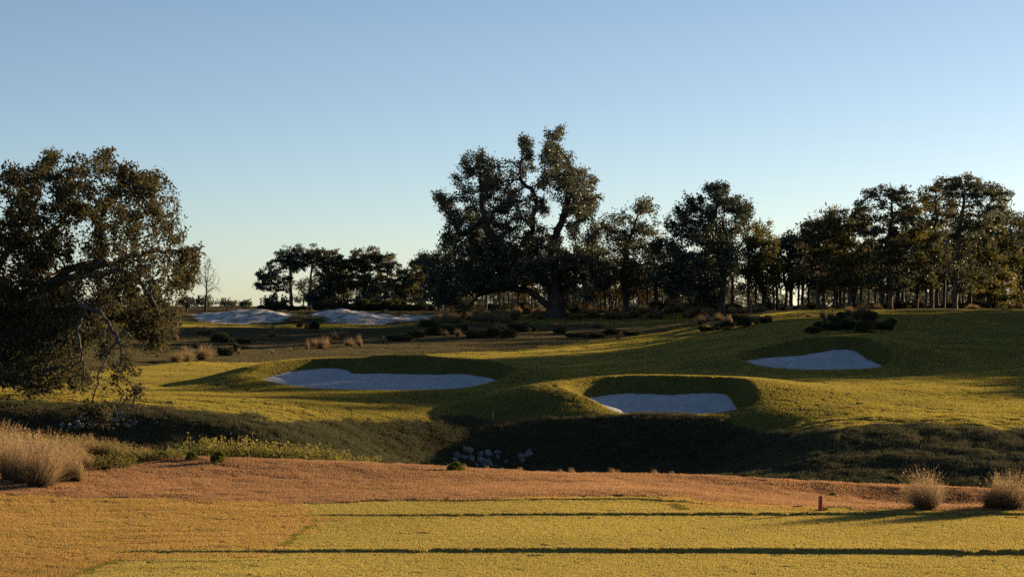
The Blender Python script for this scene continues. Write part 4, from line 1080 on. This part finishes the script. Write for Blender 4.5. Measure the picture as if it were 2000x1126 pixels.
for (px, py, hp, wp, k, lab) in [
    (395, 705, 34, 36, 4, 'round golden tuft, largest of three left of the dark scrub'), (362, 707, 30, 30, 4, 'middle one of three golden tufts by the hanging oak leaves'), (343, 708, 26, 28, 4, 'leftmost of three golden tufts by the hanging oak leaves'),
    (468, 694, 16, 14, 3, 'lone small tuft right of the three round golden tufts'), (532, 692, 12, 12, 3, 'tiny tuft behind the left tip of the left bunker'), (568, 688, 12, 10, 3, 'tiny faint tuft between two larger ones'),
    (599, 685, 26, 13, 3, 'slim upright golden tuft'), (628, 682, 26, 26, 4, 'wide golden tuft leaning left'), (640, 681, 20, 18, 3, 'golden tuft leaning against the wide one'),
    (682, 677, 18, 24, 4, 'low golden tuft left of a taller upright one'), (704, 678, 26, 20, 3, 'upright golden tuft beside the dark low shrubs'), (748, 672, 18, 14, 3, 'golden tuft at the left tip of the dark low shrubs'),
    (402, 655, 22, 40, 4, 'tan grass mound right of the oak leaves, below the dune'), (530, 660, 18, 20, 4, 'dark tuft on the open slope below the sand mound'), (533, 647, 14, 10, 4, 'darker tuft just above another on the open slope'),
    (1082, 640, 14, 18, 4, 'grey tuft on the knoll below the tall live oak'), (1165, 642, 20, 26, 4, 'grey green tuft right of the low knoll'), (1372, 634, 20, 24, 4, 'pale tuft beside the sunlit patch of far turf'), (1405, 628, 18, 22, 4, 'brown tuft at the left foot of the hillside shrubs'),
    (1682, 618, 30, 30, 4, 'tuft crowning the shrubs on the brow of the right hill'), (1660, 612, 14, 18, 4, 'small tuft on the brow left of the crowning one')]:
    tuft(px, py, hp, wp, lab, k, 95, 196, G_M)
gt = np.random.default_rng(12)
for k in range(46):
    if k < 26:
        u = gt.uniform(300, 1080); q = np.interp(u, [300, 520, 760, 1080], [700, 690, 668, 652]) - abs(gt.normal(0, 16))
        lab = 'small dry tuft scattered on the grey green rough behind the left bunker'
    elif k < 36:
        u = gt.uniform(1370, 1500); q = gt.uniform(620, 648); lab = 'small dry tuft among the left patch of hillside shrubs'
    else:
        u = gt.uniform(1570, 1760); q = gt.uniform(612, 650); lab = 'small dry tuft among the big patch of hillside shrubs'
    x, y, z = hit(u, q, 100, 192)
    o = link('grass_tussock', TM[3 + k % 2], None, (x, y, z - .03), lab, 'grass tussock', lab.replace('small dry tuft', 'small dry tufts'))
    h = gt.uniform(.3, .75); w = gt.uniform(.5, 1.1); o.scale = (w, w, h); o.rotation_euler = (0, 0, gt.uniform(-1, 1))
# band of tall grass along the foot of the wood
g = np.random.default_rng(77)
for k in range(190):
    if k < 120:
        u = g.uniform(850, 1500); Yt = g.uniform(186, 206)
    elif k < 150:
        u = g.uniform(1500, 2010); Yt = g.uniform(178, 200)
        if 1720 < u < 1900: continue
    else:
        u = g.uniform(840, 1010); Yt = g.uniform(176, 198)
    x, y, z = on_ground(u, Yt)
    if abs(u - 905) < 10: continue
    h = g.uniform(.5, 1.15) * (1.0 if u < 1500 else .7) ; w = g.uniform(.8, 1.6)
    o = link('grass_tussock', TM[3 + k % 2], None, (x, y, z - .03), 'golden tuft in the long band of dry grass along the foot of the wood', 'grass tussock', 'dry grass tufts along the foot of the wood')
    o.scale = (w, w, h); o.rotation_euler = (0, 0, g.uniform(-1, 1))
print('tussocks', round(time.time() - T0, 1))

# ------------------------------------------------------------------ shrubs and weeds
M_SHRUB = leaf_material('shrub_leaves', ((.03, .038, .02), (.022, .028, .017), (.085, .075, .035)), 0.3, 0.8)
M_BUSHY = leaf_material('yellow_green_leaves', ((.055, .07, .018), (.03, .045, .014), (.15, .13, .032)), 0.45, 1.2)
M_WEED = leaf_material('weed_leaves', ((.105, .115, .036), (.05, .07, .026), (.27, .215, .075)), 0.45, 2.4)
M_STEM = solid_material('weed_stems', (.12, .09, .05), (.07, .06, .035), 5.0)
def shrub_protos(nm, seed, mat, n=2600, lsize=.07, lobes=7, fine=1.0):
    """dome of leaves about 1 m wide and .5 m high on short woody stems"""
    r = np.random.default_rng(seed)
    A = []
    for k in range(lobes):
        a = r.uniform(0, 6.28); d = r.uniform(0, .33); R_ = r.uniform(.13, .22); hz = r.uniform(.14, .34) * (1 - d)
        q = r.normal(0, 1, (n // lobes, 3)); q /= np.linalg.norm(q, axis=1)[:, None]; q *= (r.uniform(.35, 1.05, n // lobes) ** .6)[:, None]
        A.append(q * [R_, R_, R_ * .8] + [np.cos(a) * d, np.sin(a) * d, hz])
    c = np.concatenate(A); c = c[c[:, 2] > -.02]
    V, F, t = leaf_quads(c, lsize, r, .5, 0, -.2)
    crown = mesh_np(nm + '_leaves', V, F, mat, False, {'tint': t})
    P = []; par = []
    polyline_nodes(P, par, [np.array([0, 0, -.03]), np.array([0, 0, .06])], .03)
    P2, par2 = colonize(P, par, c[r.integers(0, len(c), 60)], .05, .07, 30, r, .2)
    rad, ch = radii(P2, par2, .003, .02)
    V, F = tube_tree(P2, par2, rad, 4)
    return crown, mesh_np(nm + '_stems', V, F, M_STEM, True)
SP = {'dark': [shrub_protos('shrub', s, M_SHRUB, 2600, .06) for s in (1, 2, 3)], 'yellow': [shrub_protos('bush', s, M_BUSHY, 1500, .075) for s in (4, 5)]}
def shrub(name, px, py, wpx, hpx, label, kind, ymin, ymax, cat='shrub', group=None, k=0, rot=None):
    x, y, z = hit(px, py, ymin, ymax)
    w = wpx * y / FPX * .95; h = hpx * y / FPX / .5 * (1.3 if kind == 'dark' else 1.0)
    root = bpy.data.objects.new(name, None); C.objects.link(root); root.location = (x, y + w * .2, gz(x, y + w * .2) - .02)
    root['label'] = label; root['category'] = cat
    if group: root['group'] = group
    root.scale = (w, w * .8, h); root.rotation_euler = (0, 0, 0)
    c, s = SP[kind][k % len(SP[kind])]
    a = link('foliage', c, root); b = link('stem', s, root)
    return root
shrub('leafy_bush', 890, 921, 54, 24, 'round bush, dark left and yellow right, alone on the edge of the orange rough', 'yellow', 40, 52, 'bush', None, 0)
shrub('leafy_bush', 427, 905, 46, 28, 'dark rounded bush in front of the weedy strip, on the orange rough', 'yellow', 40, 52, 'bush', None, 1)
shrub('leafy_bush', 375, 901, 40, 22, 'yellow green bush left of the dark rounded one', 'yellow', 40, 52, 'bush', None, 0)
shrub('leafy_bush', 318, 896, 34, 18, 'low green bush between the tussocks and the yellow green bush', 'yellow', 40, 52, 'bush', None, 1)
shrub('leafy_bush', 205, 920, 44, 12, 'flat creeping green plant right of the small tussock', 'yellow', 40, 52, 'bush', None, 1)
shrub('leafy_bush', 1627, 970, 26, 11, 'little yellow cushion plant in the dip behind the reddish stake', 'yellow', 40, 50.5, 'bush', None, 0)
shrub('creeping_plant', 1560, 992, 50, 7, 'flat green plant left of the reddish stake', 'yellow', 38, 46, 'plant', None, 1)
shrub('creeping_plant', 1612, 996, 34, 7, 'dark flat green plant at the foot of the reddish stake', 'yellow', 38, 46, 'plant', None, 0)
shrub('creeping_plant', 1535, 987, 30, 5, 'smallest flat green plant, farthest left of the reddish stake', 'yellow', 38, 46, 'plant', None, 0)
G_S = 'low dark shrubs on the knolls behind the green'
L = [(780,668,60,16,'first low shrub from the left on the knoll behind the left bunker'),(815,662,60,18,'second low shrub of the knoll, with lit leaves on top'),(850,656,60,18,'third low shrub of the knoll behind the left bunker'),(880,654,60,22,'brownish shrub at the top of the knoll'),
     (905,648,50,16,'brownish shrub right of the knoll top'),(835,640,60,14,'shrub at the right tip of the white sand'),(930,662,50,16,'dark shrub starting the long dark patch below the tall live oak'),(960,660,60,22,'dark shrub in the long dark patch, left part'),(995,662,60,18,'dark shrub in the long dark patch, lower middle'),
     (1015,650,54,22,'tallest dark shrub of the long dark patch'),(1040,650,30,14,'dark shrub at the right end of the long dark patch'),(1095,654,44,14,'dark shrub left of the grassy knoll'),(1125,660,50,12,'flat dark shrub under the grassy knoll'),
     (1165,662,70,14,'low shrub at the left of the yellow topped ones'),(1195,656,60,14,'shrub with yellow green leaves on top, above the flag'),(1235,656,44,12,'dark shrub right of the yellow topped one'),
     (612,644,46,18,'dark grass like shrub at the foot of the sand mound'),(585,640,20,10,'small dark shrub left of the one at the foot of the sand mound'),(440,697,40,22,'dark scrub right of the round golden tufts'),(460,690,40,20,'dark scrub behind the small tuft'),(430,670,60,20,'dark scrub on the slope below the tan grass mound'),(480,672,44,12,'faint dark scrub on the open slope'),
     (300,712,40,8,'low dark ground shrub under the hanging oak leaves')]
for k, (px, py, w, h, lab) in enumerate(L):
    shrub('low_shrub', px, py, w, h, lab, 'dark', 92, 203, 'shrub', G_S, k)
G_H = 'low shrubs on the brow of the right hill'
L = [(1385,648,50,14,'leftmost low shrub at the foot of the right hill'),(1420,644,60,20,'dark shrub left of centre at the foot of the right hill'),(1455,640,60,24,'tallest shrub of the left patch on the right hill'),(1490,632,50,18,'shrub at the right end of the left patch on the hill'),(1440,626,50,14,'shrub above the tallest one of the left patch'),
     (1590,652,60,14,'flat shrub at the lower left of the big hill patch'),(1620,646,70,20,'dark shrub low in the big hill patch'),(1655,646,70,24,'dark shrub at the middle of the big hill patch'),(1690,650,70,22,'dark shrub at the lower right of the big hill patch'),(1725,646,60,22,'shrub at the right of the big hill patch'),
     (1742,636,40,16,'lighter green shrub at the top right of the big hill patch'),(1700,630,60,22,'shrub under the tuft on the brow'),(1660,626,60,20,'dark shrub high in the big hill patch'),(1630,632,50,16,'shrub at the upper left of the big hill patch')]
for k, (px, py, w, h, lab) in enumerate(L):
    shrub('low_shrub', px, py, w, h, lab, 'dark', 105, 185, 'shrub', G_H, k)
# understory bushes in the shade of the wood
for k in range(60):
    u = g.uniform(850, 2040); Yt = g.uniform(203, 226)
    x, y, z = on_ground(u, Yt)
    c, s = SP['dark'][k % 3]
    root = bpy.data.objects.new('understory_bush', None); C.objects.link(root); root.location = (x, y, z - .05); root['label'] = 'dark bush in the undergrowth between the trunks of the wood'; root['category'] = 'bush'; root['group'] = 'undergrowth bushes of the wood'
    w = g.uniform(2, 4); root.scale = (w, w, g.uniform(1.6, 3.2)); link('foliage', c, root); link('stem', s, root)
for k in range(34):
    u = g.uniform(490, 860); Yt = g.uniform(284, 292)
    x, y, z = on_ground(u, Yt)
    c, s = SP['dark'][k % 3]
    root = bpy.data.objects.new('understory_bush', None); C.objects.link(root); root.location = (x, y, z - .05); root['label'] = 'dark bush along the foot of the distant stand behind the sand mounds'; root['category'] = 'bush'; root['group'] = 'bushes along the foot of the distant stand'
    w = g.uniform(3, 5); root.scale = (w, w, g.uniform(2.4, 4.6)); link('foliage', c, root); link('stem', s, root)

def weed_proto(seed, n=70, h=.55, rad_=.5, per=26):
    r = np.random.default_rng(seed)
    V, F, T = strips(n, h, rad_, .14, .012, r, (-.03, 0), 3)
    S_ = V.reshape(n, 8, 3)
    k = r.integers(0, n, n * per); f = r.uniform(.1, 1.0, n * per) * 3; i0 = np.minimum(f.astype(int), 2); fr = (f - i0)[:, None]
    c = S_[k, i0 * 2] * (1 - fr) + S_[k, i0 * 2 + 2] * fr + r.normal(0, .028, (len(k), 3))
    Vl, Fl, tl = leaf_quads(c, .055, r, .42, 0, 0)
    tl = np.clip(np.repeat((np.clip(c[:, 2], 0, 9) / h) ** 1.5, 4) * .7 + tl * .4, 0, 1)
    return mesh_np('weed_leaves', Vl, Fl, M_WEED, False, {'tint': tl}), mesh_np('weed_stems', V, F, M_STEM)
WP = [weed_proto(s) for s in (200, 201, 202)]
def weed(px, Yt, w, h, label, k, group):
    x, y, z = on_ground(px, Yt)
    root = bpy.data.objects.new('weed_clump', None); C.objects.link(root); root.location = (x, y, z - .03); root['label'] = label; root['category'] = 'weeds'; root['group'] = group
    root.scale = (w, w, h); root.rotation_euler = (0, 0, (k * 2.1) % 6.28)
    link('foliage', WP[k % 3][0], root); link('stem', WP[k % 3][1], root)
names = ['first', 'second', 'third', 'fourth', 'fifth', 'sixth', 'seventh', 'eighth', 'ninth', 'tenth', 'eleventh', 'twelfth', 'thirteenth', 'fourteenth', 'fifteenth', 'sixteenth', 'seventeenth', 'eighteenth', 'nineteenth', 'twentieth', 'last but one', 'last']
k = 0
for i, px in enumerate(np.linspace(350, 700, 18)):
    q = np.interp(px, [340, 380, 470, 520, 600, 660, 700], [862, 850, 842, 852, 862, 872, 885])
    Yt = 51.2 + .5 * ((i * 5) % 3)
    x, y, z = on_ground(px, Yt)
    top = CAMZ - (q - HOR) / FPX * Yt
    weed(px, Yt, 1.15, max(.5, (top - z) / .55) * (0.72 + .5 * ((i * 7) % 5) / 5), names[i] + ' clump from the left in the strip of yellow green weeds along the ditch edge', i, 'weed clumps along the ditch edge')
for i, (px, Yt, hh) in enumerate([(135, 50.2, 1.15), (165, 50.6, 1.0), (205, 50.0, .85), (250, 49.6, .7), (290, 49.6, .6), (325, 49.8, .6), (120, 48.5, .9), (180, 48.6, .7), (225, 48.4, .6), (60, 51, 1.2), (95, 51, 1.1), (20, 51, 1.3)]):
    weed(px, Yt, 1.0, hh, names[i] + ' weedy clump among the left tussocks, counted outward from the yellow tall one', i, 'weed clumps among the left tussocks')
# sprigs on the crest of the rough
for i in range(26):
    px = 760 + i * 24 + g.uniform(-8, 8)
    x, y, z = on_ground(px, 50.4 + g.uniform(-.2, .3))
    o = link('grass_sprig', TM[2], None, (x, y, z - .02), 'short sprig of grass on the crest of the orange rough against the dark ditch', 'grass sprig', 'sprigs along the crest of the rough')
    s = g.uniform(.06, .2); o.scale = (s * 1.2, s, s)
print('shrubs', round(time.time() - T0, 1))

# ------------------------------------------------------------------ rocks
M_ROCK = solid_material('pale_rock', (.19, .19, .185), (.08, .085, .085), 5.0, 0.9, 0.7, 12.0, 0.05)
import bmesh
def rock_mesh(seed):
    bm = bmesh.new(); bmesh.ops.create_icosphere(bm, subdivisions=3, radius=0.5)
    V = np.array([v.co[:] for v in bm.verts]); r = np.random.default_rng(seed)
    for k in range(9):                        # planed facets
        n = r.normal(0, 1, 3); n /= np.linalg.norm(n); d = V @ n; lim = r.uniform(.28, .42)
        V = V - np.outer(np.maximum(d - lim, 0) * .92, n)
    V = V * (1 + .10 * fbm(V[:, 0] * 5 + seed, V[:, 1] * 5 + V[:, 2] * 4, seed)[:, None]) * r.uniform(.75, 1.15, 3)
    for v, c in zip(bm.verts, V): v.co = c
    me = bpy.data.meshes.new('rock'); bm.to_mesh(me); bm.free(); me.materials.append(M_ROCK)
    return me
RM = [rock_mesh(s) for s in range(6)]
def rock(px, py, rp, label, k, group, ymin=60, ymax=84):
    x, y, z = hit(px, py, ymin, ymax)
    d = 2 * rp * y / FPX
    o = link('rock', RM[k % 6], None, (x, y, z + d * .2), label, 'rock', group)
    o.scale = (d * 1.15, d, d * .85); o.rotation_euler = (k * .7, k * 1.3, k * 2.1)
RL = [(913,884,11,'largest rock at the top left of the central pile'),(908,879,6,'small rock on top of the pile left side'),(892,893,9,'rock at the far left of the central pile'),(906,897,7,'rock just behind the round bush'),(888,902,7,'half hidden rock left of the round bush'),
      (938,889,10,'upper middle rock of the central pile'),(954,890,10,'rock right of the upper middle one'),(921,899,10,'greyer rock in the heart of the pile'),(940,903,10,'brightest rock in the heart of the pile'),(967,886,6,'small oval rock at the top right of the pile'),(976,886,5,'smallest rock at the top right of the pile'),
      (973,896,7,'rock at the right side of the pile'),(954,906,8,'lower right rock of the pile'),(958,913,8,'lowest rock of the pile beside the rough'),(968,914,6,'low rock right of the lowest one'),(946,912,6,'low rock left of the lowest one'),(930,912,7,'low rock near the round bush'),
      (1032,890,13,'big separate pale rock right of the pile'),(1017,897,9,'rock leaning left of the big separate one'),(1003,896,4,'tiny rock between the pile and the separate rocks'),(1020,904,6,'rock below the big separate one'),(987,906,5,'small rock in the dark right of the pile')]
for k, (a, b, c, lab) in enumerate(RL):
    rock(a, b, c, lab, k, 'rocks of the pile at the foot of the bank')
gr_ = np.random.default_rng(5)
for k in range(44):
    a = gr_.normal(205, 42); b = 838 - abs(gr_.normal(0, 16))
    rock(a, b, 6 + (k * 5) % 5, 'bluish rock in the heap behind the lowest hanging oak branches', k, 'rocks heaped behind the hanging branches', 60, 69)

# ------------------------------------------------------------------ stakes and flag
M_RED = solid_material('red_paint', (.42, .10, .06), (.30, .07, .05), 8.0, .6, .1)
M_YEL = solid_material('faded_yellow_paint', (.40, .26, .08), (.28, .18, .07), 8.0, .6, .1)
M_GREY = solid_material('weathered_wood', (.30, .28, .27), (.20, .18, .17), 8.0, .8, .2)
M_FLAG = solid_material('red_cloth', (.40, .05, .04), (.30, .04, .03), 8.0, .8, .1)
def stake_mesh(w, h, mat):
    bm = bmesh.new()
    bmesh.ops.create_cube(bm, size=1.0)
    for v in bm.verts: v.co = (v.co.x * w, v.co.y * w, (v.co.z + .5) * h - .08 * (v.co.z < 0))
    top = [f for f in bm.faces if f.normal.z > .9]
    r = bmesh.ops.extrude_face_region(bm, geom=top)
    vs = [e for e in r['geom'] if isinstance(e, bmesh.types.BMVert)]
    for v in vs: v.co = (v.co.x * .35, v.co.y * .35, v.co.z + w * .35)
    bmesh.ops.bevel(bm, geom=bm.edges[:], offset=w * .06, segments=1, affect='EDGES')
    me = bpy.data.meshes.new('stake'); bm.to_mesh(me); bm.free(); me.materials.append(mat); return me
x, y, z = hit(1602, 998, 38, 44)
o = link('marker_stake', stake_mesh(.066, .29, M_RED), None, (x, y, z), 'short reddish square stake beside the tee deck, left of the large lone tussock', 'stake'); o.rotation_euler = (0, R(2), R(15))
x, y, z = hit(963, 818, 63, 90)
o = link('marker_stake', stake_mesh(.05, .33, M_YEL), None, (x, y, z), 'thin dull yellow stake on top of the dark bank left of the middle bunker', 'stake')
x, y, z = hit(1935, 922, 59, 69)
link('thin_rod', stake_mesh(.018, .62, M_GREY), None, (x, y, z), 'very thin grey rod low on the shaded bank above the right edge tussocks', 'rod')
x, y, z = hit(1985, 848, 63, 75)
root = bpy.data.objects.new('ground_marker', None); C.objects.link(root); root.location = (x, y, z); root['label'] = 'leaning grey post with a pale board at its foot, at the right edge'; root['category'] = 'marker'
p_ = link('post', stake_mesh(.03, .30, M_GREY), root); p_.rotation_euler = (0, R(12), 0)
b_ = link('board', stake_mesh(.05, .30, M_YEL), root, (.02, -.05, .035)); b_.rotation_euler = (0, R(88), 0)
x, y, z = hit(1212, 708, 100, 135)
root = bpy.data.objects.new('golf_flag', None); C.objects.link(root); root.location = (x, y, z); root['label'] = 'slender flagstick with a limp red flag standing on the green'; root['category'] = 'golf flag'
bm = bmesh.new(); bmesh.ops.create_cone(bm, cap_ends=True, segments=8, radius1=.012, radius2=.008, depth=1.75)
for v in bm.verts: v.co.z += .86
me = bpy.data.meshes.new('pole'); bm.to_mesh(me); bm.free(); me.materials.append(M_YEL); link('pole', me, root)
bm = bmesh.new()
gr = [[bm.verts.new((-.02 - .26 * (i / 8) * (1 - .35 * (j / 6)), .03 * math.sin(i * 1.1 + j * .5), 1.7 - .30 * (j / 6) - .20 * (i / 8) ** 1.3)) for i in range(9)] for j in range(7)]
for j in range(6):
    for i in range(8): bm.faces.new((gr[j][i], gr[j][i + 1], gr[j + 1][i + 1], gr[j + 1][i]))
me = bpy.data.meshes.new('flag'); bm.to_mesh(me); bm.free(); me.materials.append(M_FLAG); link('flag', me, root)

print('done', round(time.time() - T0, 1))
